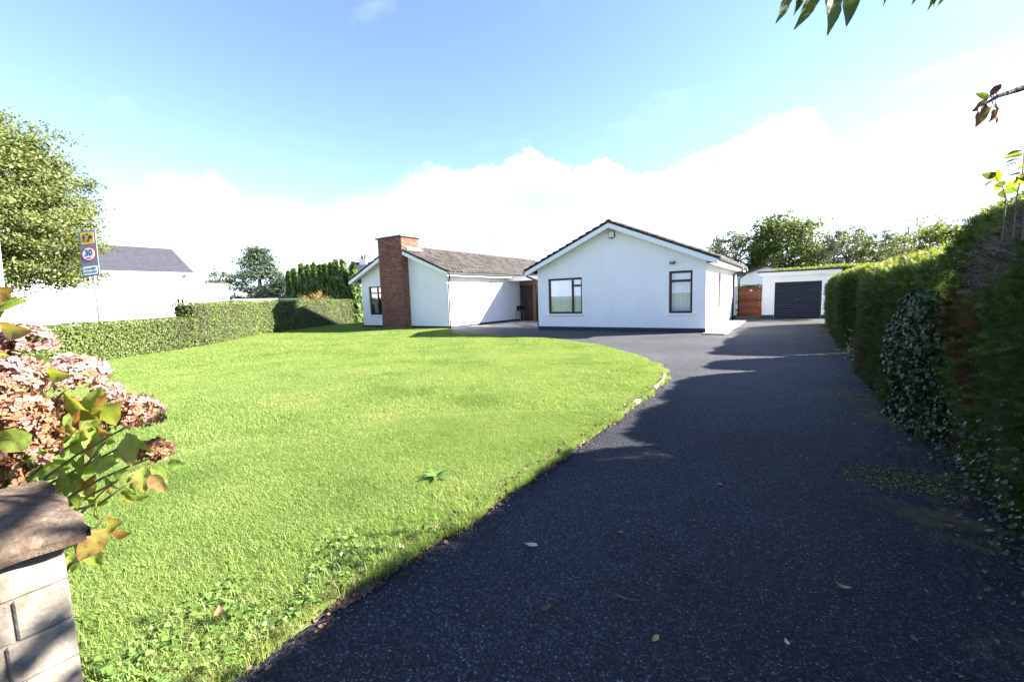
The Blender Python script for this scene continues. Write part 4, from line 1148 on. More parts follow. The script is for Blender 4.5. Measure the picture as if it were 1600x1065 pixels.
panel = sign_piece('panel', [rrect(.56, 1.54, .03)], -.02, .0, SGREY, S)
sign_piece('yellow_plate', [rrect(.44, .40, .05, cx=.0, cy=.515)], .001, .006, SYEL, panel)
ped = [[(-.155, .40), (-.13, .40), (-.105, .50), (-.09, .46), (-.06, .40), (-.04, .40), (-.075, .50), (-.08, .555), (-.055, .52), (-.045, .53), (-.075, .60), (-.125, .60), (-.165, .53), (-.15, .52), (-.13, .55), (-.125, .50)], disc(.024, -.10, .635, 12)]
house = [[(.03, .545), (.11, .62), (.19, .545), (.17, .545), (.17, .47), (.12, .47), (.12, .52), (.09, .52), (.09, .47), (.05, .47), (.05, .545)]]
child = [[(-.01, .385), (.02, .385), (.04, .43), (.06, .385), (.09, .385), (.06, .45), (.085, .47), (.05, .49), (.02, .47), (-.005, .445), (.02, .44)], disc(.018, .045, .51, 10)]
car = [[(-.035, .62), (-.02, .62), (-.02, .61), (.0, .61), (.0, .62), (.03, .62), (.03, .61), (.05, .61), (.05, .62), (.065, .62), (.065, .645), (.045, .65), (.03, .672), (-.005, .672), (-.02, .65), (-.035, .645)]]
for nm, pl in (('pedestrian_symbol', ped), ('house_symbol', house), ('child_symbol', child), ('car_symbol', car)): sign_piece(nm, pl, .007, .010, SBLK, panel)
sign_piece('red_ring', [disc(.262, 0, -.02)], .001, .005, SRED, panel)
sign_piece('white_disc', [disc(.205, 0, -.02)], .0055, .008, SWHT, panel)
sign_piece('plate_border', [rrect(.50, .32, .05, cy=-.575)], .001, .004, SBLK, panel)
sign_piece('white_plate', [rrect(.475, .295, .04, cy=-.575)], .0045, .007, SWHT, panel)


def lettering(txt, x, y, size, sx=1.0, bold=.0):
    cu = bpy.data.curves.new('lettering', 'FONT'); cu.body = txt; cu.size = size; cu.align_x = 'CENTER'; cu.align_y = 'CENTER'; cu.extrude = .001; cu.offset = bold
    tmp = bpy.data.objects.new('tmp', cu); COL.objects.link(tmp); bpy.context.view_layer.update()
    me = bpy.data.meshes.new_from_object(tmp.evaluated_get(bpy.context.evaluated_depsgraph_get())); bpy.data.objects.remove(tmp); me.materials.clear(); me.materials.append(SBLK)
    o = bpy.data.objects.new('lettering', me); COL.objects.link(o); o.parent = panel; o.location = (x, y, .010); o.scale = (sx, 1, 1)


lettering('30', 0, .01, .30, .85, .006); lettering('km/h', 0, -.155, .075, .9, .002)
lettering('Crios Mall', 0, -.515, .105, .85, .002); lettering('SLOW ZONE', 0, -.635, .085, .85, .002)

p0 = at(8, 500, 13.6); p0[2] = 0; p1 = at(-12, 300, 13.6)
PO = thing('street_pole', 'thin white pole at the left edge beside the big tree', 'pole', tuple(p0))
m = MB(); m.tube([p0, at(6, 470, 13.6), p1], [.05, .05, .04], 10); m.build('shaft', TRIM, PO, smooth=True)
q = at(10, 474, 13.55); m = MB(); m.box(q - np.array([.11, .03, .13]), q + np.array([.11, .03, .13])); m.build('notice_plate', TRIM, PO, bevel=.005)
# ------------------------------------------------------------------ grass
GRASS = leaf_mat('grass_blade', [(0, (.26, .25, .12)), (.12, (.18, .24, .06)), (.5, (.225, .335, .082)), (.85, (.27, .38, .11)), (1, (.33, .41, .16))], .45, rough=.55, spec=.25, tcol=1.25)


def patchy(m):
    t = m.node_tree; b = t.nodes['Principled BSDF']; ge = nd(t, 'ShaderNodeNewGeometry')
    n = nd(t, 'ShaderNodeTexNoise'); n.inputs['Scale'].default_value = .8; n.inputs['Detail'].default_value = 6; n.inputs['Roughness'].default_value = .6; t.links.new(ge.outputs['Position'], n.inputs['Vector'])
    pv = ramp(t, n.outputs[0], [(.30, (.70, .76, .66)), (.46, (.98, .98, .98)), (.58, (1.1, 1.04, 1.15)), (.70, (1.32, 1.08, 1.35))])
    for sock in (b.inputs['Base Color'], [q for q in t.nodes if q.type == 'BSDF_TRANSLUCENT'][0].inputs[0]):
        src = sock.links[0].from_socket; t.links.new(mixc(t, 1.0, src, pv, 'MULTIPLY'), sock)


patchy(GRASS)


def tuft(nb, rad, hgt, wid, lean):
    V = []; Fq = []; T = []
    for i in range(nb):
        a = random.uniform(0, 2 * math.pi); r = rad * math.sqrt(random.random()); x, y = r * math.cos(a), r * math.sin(a)
        h = hgt * random.uniform(.55, 1.15); w = wid * random.uniform(.7, 1.2); d = random.uniform(0, 2 * math.pi); l = lean * random.uniform(.2, 1.3) * h
        dx, dy = math.cos(d), math.sin(d); px, py = -dy * w / 2, dx * w / 2; n = len(V); tt = min(1, max(0, random.gauss(.5, .2)))
        if random.random() < .06: tt = .03
        V += [(x - px, y - py, -.01), (x + px, y + py, -.01), (x + dx * l * .4 + px * .8, y + dy * l * .4 + py * .8, h * .6), (x + dx * l * .4 - px * .8, y + dy * l * .4 - py * .8, h * .6), (x + dx * l, y + dy * l, h * (1 - .25 * l / h))]
        Fq += [(n, n + 1, n + 2, n + 3), (n + 3, n + 2, n + 4, n + 4)]; T += [tt] * 5
    return V, Fq, T


def tuft_mesh(*a):
    V, Fq, T = tuft(*a)
    me = bpy.data.meshes.new('grass_tuft'); me.from_pydata(V, [], [tuple(dict.fromkeys(q)) for q in Fq]); at_ = me.attributes.new('tint', 'FLOAT', 'POINT'); at_.data.foreach_set('value', T)
    me.materials.append(GRASS); return me


def tufts(name, protos, XY, Z, scale):
    """one grass object: points carrying instanced tufts"""
    n = len(XY)
    me = bpy.data.meshes.new(name); me.vertices.add(n); me.vertices.foreach_set('co', np.column_stack([XY, Z]).astype(np.float32).ravel())
    for nm, val in (('sc', scale), ('rz', rng.uniform(0, 6.283, n)), ('rx', rng.normal(0, .12, n))):
        a = me.attributes.new(nm, 'FLOAT', 'POINT'); a.data.foreach_set('value', np.asarray(val, np.float32))
    col = bpy.data.collections.new(name + '_tufts')
    for i, p in enumerate(protos): col.objects.link(bpy.data.objects.new('grass_tuft', p))
    o = bpy.data.objects.new(name, me); COL.objects.link(o); o['kind'] = 'stuff'
    ng = bpy.data.node_groups.new(name, 'GeometryNodeTree'); ng.interface.new_socket('Geometry', in_out='INPUT', socket_type='NodeSocketGeometry'); ng.interface.new_socket('Geometry', in_out='OUTPUT', socket_type='NodeSocketGeometry')
    T = ng.nodes; K = ng.links; i_ = T.new('NodeGroupInput'); o_ = T.new('NodeGroupOutput')
    mp = T.new('GeometryNodeMeshToPoints'); ip = T.new('GeometryNodeInstanceOnPoints'); ci = T.new('GeometryNodeCollectionInfo'); ci.inputs[0].default_value = col
    ci.inputs['Separate Children'].default_value = True; ci.inputs['Reset Children'].default_value = True
    ip.inputs['Pick Instance'].default_value = True
    def na(nm):
        q = T.new('GeometryNodeInputNamedAttribute'); q.data_type = 'FLOAT'; q.inputs[0].default_value = nm; return q.outputs[0]
    cx = T.new('ShaderNodeCombineXYZ'); K.new(na('rx'), cx.inputs[0]); K.new(na('rz'), cx.inputs[2])
    K.new(i_.outputs[0], mp.inputs[0]); K.new(mp.outputs[0], ip.inputs['Points']); K.new(ci.outputs[0], ip.inputs['Instance']); K.new(cx.outputs[0], ip.inputs['Rotation']); K.new(na('sc'), ip.inputs['Scale'])
    K.new(ip.outputs[0], o_.inputs[0])
    md = o.modifiers.new('grass', 'NODES'); md.node_group = ng
    return o


def lawn_points(n, t0, t1, dmin, dmax, edge=-.02):
    out = []
    tot = 0
    while tot < n:
        y = rng.uniform(t0, t1, n * 2); f = rng.uniform(0, 1, n * 2); x = -18 + 26.2 * f
        d = np.hypot(x - CAM[0], y - CAM[1])
        k = (x > sL(y) - .3) & (x < sR(y) - edge + .05 * np.sin(y * 7) * np.sin(y * 2.3)) & (d >= dmin) & (d < dmax)
        k &= ~((x < 8.3) & (y < -16.25)) & ~((x > -11.6) & (x < -4.6) & (y > -1.0))
        vd = (x - CAM[0]) * CF[0] + (y - CAM[1]) * CF[1]; k &= vd > .1
        q = np.column_stack([x, y])[k]; out.append(q); tot += len(q)
        if len(q) == 0: break
    return np.vstack(out)[:n]


PA = [tuft_mesh(18, .05, .042, .0034, 1.0) for _ in range(6)]
PB = [tuft_mesh(20, .085, .040, .0052, 1.1) for _ in range(5)]
PC = [tuft_mesh(24, .15, .040, .009, 1.15) for _ in range(5)]
for nm, pr_, n, dmin, dmax in (('near_grass', PA, 42000, 0, 5.2), ('lawn_grass', PB, 60000, 4.6, 12.5), ('far_grass', PC, 52000, 11.5, 34)):
    q = lawn_points(n, -17, 12, dmin, dmax)
    z = lawn_z(q[:, 0], q[:, 1])
    P3 = np.column_stack([q, z])
    sc = rng.uniform(.65, 1.15, len(q)) * (1 + .28 * wob(P3, 2.3, 3.) + .2 * wob(P3, .9, 6.))
    thin = rng.uniform(0, 1, len(q)) < 1.1 - .35 * np.clip(wob(P3, 3.4, 8.), 0, 1)
    tufts('grass', pr_, q[thin], z[thin], sc[thin])
# taller unmown grass against the hedge and the near corner
q = lawn_points(2600, -16.3, -14.2, 0, 4.5); k = (q[:, 0] - sR(q[:, 1]) > -.35 + .25 * wob(np.column_stack([q, q[:, 0] * 0]), 2., 1.)) | ((q[:, 1] < -15.3) & (q[:, 0] > 6.9) & (rng.uniform(0, 1, len(q)) < .55)); q = q[k]
tufts('tall_grass', [tuft_mesh(12, .05, .070, .004, 1.0) for _ in range(4)], q, lawn_z(q[:, 0], q[:, 1]), rng.uniform(.6, 1.2, len(q)))

# clover and creeping weeds in the near corner of the lawn
CLOVER = leaf_mat('clover_leaf', [(0, (.10, .13, .03)), (.5, (.12, .22, .045)), (1, (.22, .34, .09))], .3, rough=.45)
q = lawn_points(2600, -16.25, -15.1, 0, 3.2); dd = np.abs(q[:, 0] - (sR(q[:, 1]) - .28)) - .10 * wob(np.column_stack([q, q[:, 0] * 0]), 5., 1.)
q = q[(dd < .30) & (wob(np.column_stack([q, q[:, 0] * 0]), 4., 2.) > -.05)]
X = np.column_stack([q, lawn_z(q[:, 0], q[:, 1]) + rng.uniform(.015, .05, len(q))])
nn = rng.normal(size=X.shape) * .4 + np.array([0, 0, 1.])
V_, F_, T_ = scatter(*HEART, X, frames(nn), .022 * rng.uniform(.6, 1.5, len(X)), np.clip(rng.normal(.55, .2, len(X)), 0, 1))
setp(link('clover', np_mesh('clover', V_, F_, CLOVER, T_)), 'clover and small weeds in the near corner of the lawn', 'weeds', kind='stuff')

# soil and leaf litter along the lawn edge and under the hedge
m = MB(); ts = np.arange(-17, -8.6, .12); pts = []
for i, t in enumerate(ts):
    e = float(sR(t)); w = .02 + .045 * (math.sin(t * 5) * math.sin(t * 1.7)) + .02 * math.sin(t * 13); pts.append(((e - .08, t, .045), (e + max(w, .015), t, .006)))
for (a, b), (c_, d_) in zip(pts[:-1], pts[1:]): m.quad(a, b, d_, c_)
setp(m.build('soil_edge', SOIL), kind='structure')
LITTER = leaf_mat('dead_leaf', [(0, (.05, .028, .018)), (.4, (.12, .065, .035)), (.75, (.22, .14, .08)), (1, (.36, .29, .20))], .12, rough=.7)
n = 1500; y = rng.uniform(-16.8, -8.7, n); x = sR(y) + rng.normal(.0, .05, n) + np.abs(rng.normal(0, .03, n))
y2 = rng.uniform(-16.5, 5, 2600); x2 = 10.88 - np.abs(rng.normal(0, .22, 2600))
X = np.vstack([np.column_stack([x, y, np.full(n, .022) + np.where(x < sR(y), .035, 0)]), np.column_stack([x2, y2, np.full(2600, .012)])])
X = np.vstack([X, np.column_stack([rng.uniform(8.05, 10.9, 260), rng.uniform(-16, -2, 260), np.full(260, .007)])])
nn = rng.normal(size=X.shape) * .45 + np.array([0, 0, 1.])
V_, F_, T_ = scatter(*LEAF6, X, frames(nn), .036 * np.where(np.arange(len(X)) < len(X) - 260, rng.uniform(.25, 1.1, len(X)), rng.uniform(.12, .45, len(X))), np.clip(rng.normal(.42, .22, len(X)), 0, 1))
setp(link('leaf_litter', np_mesh('leaf_litter', V_, F_, LITTER, T_)), 'brown leaf litter along the lawn edge and under the hedge', 'leaf litter', kind='stuff')
MOSS = leaf_mat('moss', [(0, (.09, .10, .015)), (.5, (.16, .18, .022)), (1, (.26, .27, .04))], .2, rough=.9)
XX = []
for cx_, cy_, rx_, ry_, k in ((10.52, -12.2, .28, .10, 700), (10.4, -12.45, .22, .10, 450), (10.5, -10.1, .3, .35, 600), (10.45, -9.3, .25, .3, 420), (10.45, -4.0, .35, .5, 700), (9.9, 6.5, .8, .8, 1200)):
    XX.append(np.column_stack([rng.normal(cx_, rx_, k), rng.normal(cy_, ry_, k), np.full(k, .004)]))
XX = np.vstack(XX); nn = rng.normal(size=XX.shape) * .6 + np.array([0, 0, 1.])
V_, F_, T_ = scatter(*LEAF4, XX, frames(nn), .022 * rng.uniform(.4, 1.3, len(XX)), np.clip(rng.normal(.5, .2, len(XX)), 0, 1))
setp(link('moss', np_mesh('moss', V_, F_, MOSS, T_)), 'yellow green moss patches on the tarmac', 'moss', kind='stuff')
# pale kerb stones showing at the turn of the lawn
kb = bpy.data.objects.new('kerb', None); COL.objects.link(kb); kb['kind'] = 'structure'
for a, b in ((-8.9, -9.2), (-9.23, -9.62), (-9.64, -10.05), (-10.9, -11.1)):
    m = MB(); xa, xb = float(sR(a)), float(sR(b))
    m.prism([(xa - .03, a), (xa + .03, a), (xb + .03, b), (xb - .03, b)], 2, -.01, .05); m.build('kerb_stone', CONC, kb, bevel=.008)

# single fallen leaves and twigs on the drive
DRY = {'pale': mat('pale_dry_leaf', (.42, .42, .40), .6), 'brown': mat('brown_dry_leaf', (.14, .065, .03), .7), 'dark': mat('dark_dry_leaf', (.045, .026, .02), .7), 'yellow': mat('yellow_leaf', (.38, .30, .07), .6), 'tan': mat('tan_leaf', (.30, .17, .07), .6)}


def fallen(px, py, length, tone, ang, curl, label, z=.004):
    p = ground_at(px, py, z)
    V = []; n = 9
    for i in range(n):
        f = i / (n - 1); w = .26 * math.sin(math.pi * f ** .8) * (1 - .2 * f) + .004; up = curl * (f - .5) ** 2 * 2
        for s in (-1, 0, 1): V.append((s * w * length, (f - .5) * length, (up + abs(s) * w * .45 * (1 + curl)) * length + .002))
    Fq = [(3 * i + j, 3 * i + j + 1, 3 * i + j + 4, 3 * i + j + 3) for i in range(n - 1) for j in (0, 1)]
    t = thing('fallen_leaf', label, 'leaf', tuple(p), 'single leaves lying on the drive'); t.rotation_euler = (0, 0, ang)
    link('blade', np_mesh('blade', V, Fq, DRY[tone], smooth=True), t, loc=(0, 0, 0))
    m = MB(); m.tube([(0, -.5 * length, .003 + curl * .5 * length), (.03 * length, -.8 * length, .002)], .0012, 4); m.build('stalk', DRY['dark'], t).location = (0, 0, 0)


for a in ((830, 853, .085, 'pale', 1.75, .3, 'large pale silvery leaf lying alone on the dark tarmac near the lawn'), (940, 828, .045, 'dark', .4, .8, 'dark curled leaf lying to the right of the large pale leaf'),
          (970, 832, .03, 'yellow', 2.0, .4, 'tiny yellowish leaf just right of the dark curled leaf'), (1070, 898, .05, 'dark', 1.1, .9, 'almost black crumpled leaf in the middle of the shaded drive'),
          (1316, 920, .075, 'tan', 1.0, .8, 'long tan rolled leaf on the right half of the drive'), (852, 954, .06, 'brown', 2.3, .9, 'brown leaf standing on edge below the large pale leaf'),
          (1024, 1000, .05, 'yellow', 2.9, .5, 'yellow brown leaf near the bottom edge of the photo'), (1229, 1004, .04, 'pale', .3, .4, 'small pale green leaf at the lower right of the drive'),
          (1124, 757, .045, 'yellow', 1.4, .3, 'pale yellow leaf farther up the middle of the drive'), (1478, 823, .07, 'brown', 1.6, .6, 'brown leaf near the moss by the right hedge'),
          (1545, 640 + 190, .05, 'pale', 1.9, .3, 'thin pale leaf beside the brown one near the right hedge')): fallen(*a)
fallen(343, 960, .085, 'tan', 1.2, .5, 'golden brown leaf lying in the grass at the near corner', z=.10)
for pts, lab in (([(962, 928), (980, 935), (998, 937)], 'thin curved grey twig on the shaded drive'), ([(805, 762), (830, 752), (858, 742)], 'straight pale twig lying beside the lawn edge')):
    t = thing('twig', lab, 'twig', tuple(ground_at(*pts[1])), 'twigs on the drive'); m = MB(); m.tube([ground_at(x, y, .008) for x, y in pts], [.004, .003, .002], 5); m.build('stick', TWIG, t)
# broad leaved dock plant in the lawn
p = ground_at(682, 748, .04); dk = thing('dock_plant', 'broad leaved weed standing out of the lawn near the drive edge', 'weed', tuple(p))


def leaf_mesh(L_, w, fold=.25, droop=.3, nseg=8, wave=.0, tip=.75):
    V = []
    for i in range(nseg + 1):
        f = i / nseg; ww = w * math.sin(math.pi * min(1, f ** tip * .98 + .01)) ** .85 + .0005
        z = -droop * L_ * f * f
        for s in (-1, -.5, 0, .5, 1):
            V.append((s * ww, f * L_, z + abs(s) * ww * fold + wave * ww * math.sin(f * 14 + s * 2) * abs(s)))
    Fq = [(5 * i + j, 5 * i + j + 1, 5 * i + j + 6, 5 * i + j + 5) for i in range(nseg) for j in range(4)]
    return V, Fq


for i in range(7):
    V, Fq = leaf_mesh(.12, .022, .2, .5); a = i * .9 + .3
    o = link('leaf', np_mesh('leaf', V, Fq, CLOVER, np.full(len(V), .2 + .3 * random.random()), smooth=True), dk, loc=(0, 0, .01)); o.rotation_euler = (.75 + random.uniform(-.2, .2), 0, a)

# ------------------------------------------------------------------ gate pillar
BLOCK = noise_mat('pale_pillar_brick', [(.28, (.13, .108, .085)), (.5, (.24, .21, .172)), (.72, (.34, .31, .265))], 9, 10, rough=.9, bump=.7, bscale=45, dist=.008)
CAP = noise_mat('lichen_sandstone', [(.25, (.040, .027, .019)), (.45, (.078, .054, .038)), (.6, (.12, .088, .064)), (.72, (.20, .16, .12)), (.8, (.11, .10, .045))], 26, 12, rough=.95, bump=.9, bscale=70, dist=.008)
PL = thing('gate_pillar', 'pale brick gate pillar with a brown stone cap under the hydrangea', 'pillar', (7.98, -16.6, 0))
PX0, PX1, PY0, PY1, PH = 7.78, 8.205, -16.82, -16.385, .93
m = MB(); m.box((PX0 + .005, PY0 + .005, -.05), (PX1 - .005, PY1 - .005, PH)); m.build('mortar_core', BLOCK, PL)
hh = PH / 9
for r_ in range(9):
    z0, z1 = r_ * hh + .002, (r_ + 1) * hh - .002
    j = (PY1 - PY0) - (.098 if r_ % 2 else .118)
    for a, b in ((PY0 + .002, PY0 + j - .003), (PY0 + j + .003, PY1 - .002)):
        d = random.uniform(0, .004)
        m = MB(); m.box((PX1 - .10, a, z0), (PX1 + d, b, z1)); m.build('brick', BLOCK, PL, bevel=.004)
        m = MB(); m.box((PX0 - d, a, z0), (PX0 + .10, b, z1)); m.build('brick', BLOCK, PL, bevel=.004)
    for yy0, yy1 in ((PY0 - .001, PY0 + .09), (PY1 - .09, PY1 + .001)):
        m = MB(); m.box((PX0 + .104, yy0, z0), (PX1 - .104, yy1, z1)); m.build('brick', BLOCK, PL, bevel=.004)
# cap: weathered slab, slightly domed, uneven edge
m = MB(); K = 40
cx0, cx1, cy0, cy1 = PX0 - .055, PX1 + .052, PY0 - .05, PY1 + .045
for j in range(K + 1):
    for i in range(K + 1):
        u, v_ = i / K, j / K; e = min(u, 1 - u, v_, 1 - v_)
        z = .966 + .030 * min(1, e * 4.5) + .004 * math.sin(u * 17 + v_ * 5) * math.sin(v_ * 13) + random.gauss(0, .0012) - (.012 if e == 0 else 0)
        jx = .006 * math.sin(v_ * 21 + 1) if i in (0, K) else 0; jy = .006 * math.sin(u * 19) if j in (0, K) else 0
        if i in (0, K) and j in (0, K): jx += .02 if i == 0 else -.02; jy += .012 if j == 0 else -.012
        m.v.append((cx0 + (cx1 - cx0) * u + jx, cy0 + (cy1 - cy0) * v_ + jy, z))
for j in range(K):
    for i in range(K): q = j * (K + 1) + i; m.f.append((q, q + 1, q + K + 2, q + K + 1))
bd = [i for i in range(K + 1)] + [(j + 1) * (K + 1) - 1 for j in range(1, K + 1)] + [K * (K + 1) + i for i in range(K - 1, -1, -1)] + [j * (K + 1) for j in range(K - 1, 0, -1)]
n0 = len(m.v); m.v += [(m.v[i][0], m.v[i][1], .932) for i in bd]
for i in range(len(bd)): j = (i + 1) % len(bd); m.f.append((bd[j], bd[i], n0 + i, n0 + j))
m.f.append(tuple(n0 + i for i in range(len(bd))))
m.build('cap', CAP, PL, smooth=False)

# ------------------------------------------------------------------ hydrangea
def veined(m, freq):
    t = m.node_tree; b = t.nodes['Principled BSDF']; tc = nd(t, 'ShaderNodeTexCoord')
    n = nd(t, 'ShaderNodeTexNoise'); n.inputs['Scale'].default_value = freq; n.inputs['Detail'].default_value = 6; t.links.new(tc.outputs['Object'], n.inputs['Vector'])
    v = ramp(t, n.outputs[0], [(.3, (.55, .5, .5)), (.45, (1, 1, 1)), (.62, (1.08, 1.1, 1)), (.75, (1.3, 1.15, .9))])
    src = b.inputs['Base Color'].links[0].from_socket; t.links.new(mixc(t, 1.0, src, v, 'MULTIPLY'), b.inputs['Base Color'])
    bp = nd(t, 'ShaderNodeBump'); bp.inputs['Strength'].default_value = .5; bp.inputs['Distance'].default_value = .003; t.links.new(n.outputs[0], bp.inputs['Height']); t.links.new(bp.outputs[0], b.inputs['Normal'])


HYLEAF = leaf_mat('hydrangea_leaf', [(0, (.055, .028, .022)), (.2, (.20, .085, .045)), (.35, (.26, .17, .06)), (.5, (.25, .29, .06)), (.75, (.21, .29, .06)), (1, (.15, .235, .05))], .45, rough=.42)
veined(HYLEAF, 70)
PETAL = leaf_mat('hydrangea_petal', [(0, (.10, .048, .024)), (.3, (.22, .11, .055)), (.5, (.31, .165, .10)), (.68, (.34, .175, .15)), (.85, (.39, .215, .20)), (1, (.50, .36, .34))], .25, rough=.7, tcol=1.1)
STEM = noise_mat('hydrangea_stem', [(.3, (.12, .115, .035)), (.7, (.24, .20, .085))], 30, rough=.6)
HY = thing('hydrangea', 'hydrangea bush with faded pink and brown flower heads behind the gate pillar', 'shrub', (7.2, -15.95, 0))
ROOT = np.array([7.12, -16.50, .03])


def head(px, py, rpx, D, tone):
    c = at(px, py, D); r = rpx / FPX * D * .80
    k = int(230 * (r / .075) ** 2 * .8) + 60
    d = rng.normal(size=(k, 3)); d /= np.linalg.norm(d, axis=1, keepdims=True); d[:, 2] = np.where(d[:, 2] < -.45, -d[:, 2], d[:, 2])
    rr = r * (rng.uniform(.74, 1.06, k) + .07 * wob(d * 3, 1.5, px * .1))
    P = c + d * rr[:, None] * np.array([1, 1, .82])
    pv = []; pf = []
    for q in range(4):
        a = q * math.pi / 2; ca, sa = math.cos(a), math.sin(a); n = len(pv)
        for (x, y, z) in ((0, .06, 0), (.40, .42, .10), (.34, .82, .26), (0, .98, .14), (-.34, .82, .26), (-.40, .42, .10)):
            pv.append((x * ca - y * sa, x * sa + y * ca, z))
        pf += [(n, n + 1, n + 2, n + 3), (n, n + 3, n + 4, n + 5)]
    T = np.clip(tone + rng.normal(0, .2, k) + .14 * d[:, 2], 0, 1)
    V_, F_, T_ = scatter(pv, pf, P, frames(d + rng.normal(size=d.shape) * .45), .0150 * rng.uniform(.7, 1.3, k), T)
    V_ = V_ + rng.normal(0, .0018, V_.shape)
    o = link('flower_head', np_mesh('flower_head', V_, F_, PETAL, T_), HY)
    m = MB(); side = ROOT + np.array([rng.normal(0, .06), rng.normal(0, .05), 0])
    b1 = side * .92 + c * .08; b1[2] = .72; b2 = side * .35 + c * .65; b2[2] = c[2] - r - .07
    pts = [side]
    for f in np.linspace(.1, 1, 9): pts.append((1 - f) ** 3 * side + 3 * (1 - f) ** 2 * f * b1 + 3 * (1 - f) * f * f * b2 + f ** 3 * (c - np.array([0, 0, r * .3])))
    m.tube(pts, [.007 - .0004 * i for i in range(10)], 6); m.build('stem', STEM, HY, smooth=True)
    # pedicels inside the head
    m = MB()
    for i in range(16):
        e = P[(i * 7) % k]; m.tube([c - np.array([0, 0, r * .4]), c * .45 + e * .55, e], .0012, 3, cap=False)
    m.build('flower_stalks', STEM, o, kind='stuff')


for a in ((38, 537, 42, 1.30, .70), (112, 588, 50, 1.50, .74), (14, 597, 56, 1.18, .62), (22, 652, 56, 1.15, .42), (35, 702, 56, 1.2, .45), (95, 648, 38, 1.62, .18), (211, 650, 44, 1.42, .58), (243, 706, 26, 1.45, .28),
          (172, 618, 26, 1.62, .8), (-50, 560, 60, 1.25, .6), (-60, 680, 60, 1.2, .5), (60, 680, 34, 1.5, .4), (-20, 745, 50, 1.3, .25)): head(*a)


def hy_leaf(px, py, lpx, ang, D, tone, roll=0., tilt=0., fold=.35, wide=.30):
    """leaf with its base at a photo bearing, pointing at ang (degrees, image plane), tipped towards or away from the camera"""
    L_ = lpx / FPX * D; V, Fq = leaf_mesh(L_, L_ * wide, fold, .18, 8, .12)
    a = math.radians(ang); d = CR * math.cos(a) + CU * math.sin(a); n = -CF
    y = d * math.cos(tilt) + n * math.sin(tilt); z = n * math.cos(tilt) - d * math.sin(tilt); x = np.cross(y, z)
    x, z = x * math.cos(roll) + z * math.sin(roll), z * math.cos(roll) - x * math.sin(roll)
    c = at(px, py, D) - y * L_ * .0
    V = np.array(V) @ np.array([x, y, z]) + c
    # colour runs from green at the midrib to the leaf's own tone at the edge
    e = np.tile(np.array([1, .5, 0, .5, 1]), 9); f = np.repeat(np.linspace(0, 1, 9), 5)
    T = np.clip(tone + (.22 - .3 * e * (.4 + f)) * (.9 if tone > .35 else .4) + rng.normal(0, .04, len(e)), 0, 1)
    link('leaf', np_mesh('leaf', V, Fq, HYLEAF, T, smooth=True), HY)


for a in ((38, 575, 48, 20, 1.22, .62, .5, .2), (75, 582, 42, -8, 1.22, .45, -.3, .3), (28, 566, 50, 165, 1.2, .5, .4), (0, 500, 52, 55, 1.12, .72, .9, .2), (-12, 487, 50, 25, 1.1, .62, .5), (-15, 460, 46, 5, 1.1, .30, -.6, .3), (2, 513, 50, -8, 1.12, .32, -.4, .2),
          (62, 630, 52, 62, 1.35, .80, .6), (46, 600, 34, -55, 1.3, .38, .3), (148, 655, 56, 122, 1.30, .46, .25, .55), (150, 655, 64, 58, 1.34, .58, -.3, .5), (155, 657, 52, 66, 1.30, .30, .5, .35), (160, 655, 60, 26, 1.30, .50, -.5, .5),
          (128, 676, 42, 78, 1.28, .27, .4, .5), (150, 668, 26, -25, 1.28, .3, -.4, .2), (206, 678, 50, -75, 1.34, .42, .2, .4), (214, 682, 36, -50, 1.36, .66, -.6), (226, 728, 40, -82, 1.38, .4, .3, .3), (236, 731, 32, -40, 1.4, .75, .7),
          (262, 724, 26, -5, 1.42, .8, .2), (50, 678, 48, -160, 1.08, .55, .4, .5, .35, .42), (90, 665, 48, 2, 1.5, .62, .5), (140, 715, 32, 70, 1.45, .26, .3, .2), (150, 735, 32, 25, 1.4, .62, .5), (165, 742, 30, -55, 1.4, .7, -.4), (178, 745, 26, 20, 1.4, .6, .4),
          (128, 742, 34, 95, 1.45, .7, .3), (86, 760, 40, 30, 1.45, .66, .5), (168, 822, 40, 22, 1.28, .36, .3, .5), (172, 828, 38, -6, 1.3, .24, -.5, .3), (166, 826, 48, -118, 1.25, .33, .2, .6, .3, .38), (140, 850, 40, -70, 1.32, .62, .3), (118, 845, 40, -50, 1.4, .72, -.3),
          (112, 862, 36, -95, 1.42, .55, .5), (130, 838, 34, 12, 1.4, .92, .2), (155, 812, 30, 110, 1.3, .6, .6), (235, 742, 34, -50, 1.3, .28, .5), (60, 745, 44, 20, 1.5, .74, .4), (30, 735, 40, 40, 1.55, .7, .2), (-10, 720, 40, 30, 1.4, .5, .3),
          (110, 690, 36, -30, 1.55, .7, .2), (95, 715, 40, 60, 1.6, .66, .4), (120, 725, 36, -20, 1.6, .6, -.3), (75, 700, 42, 110, 1.6, .72, .2), (180, 690, 34, 150, 1.55, .7, .3), (190, 715, 30, 40, 1.55, .66, -.3)): hy_leaf(*a)
for i in range(64):
    px_, py_ = rng.uniform(-10, 205), rng.uniform(640, 790)
    if py_ > 800 - (px_ - 20) * .1 or py_ < 640 + px_ * .12: continue
    hy_leaf(px_, py_, rng.uniform(22, 44), rng.uniform(-70, 130), rng.uniform(1.36, 1.68), float(np.clip(rng.normal(.62, .18), .1, 1)), rng.normal(0, .6), rng.normal(.2, .3))
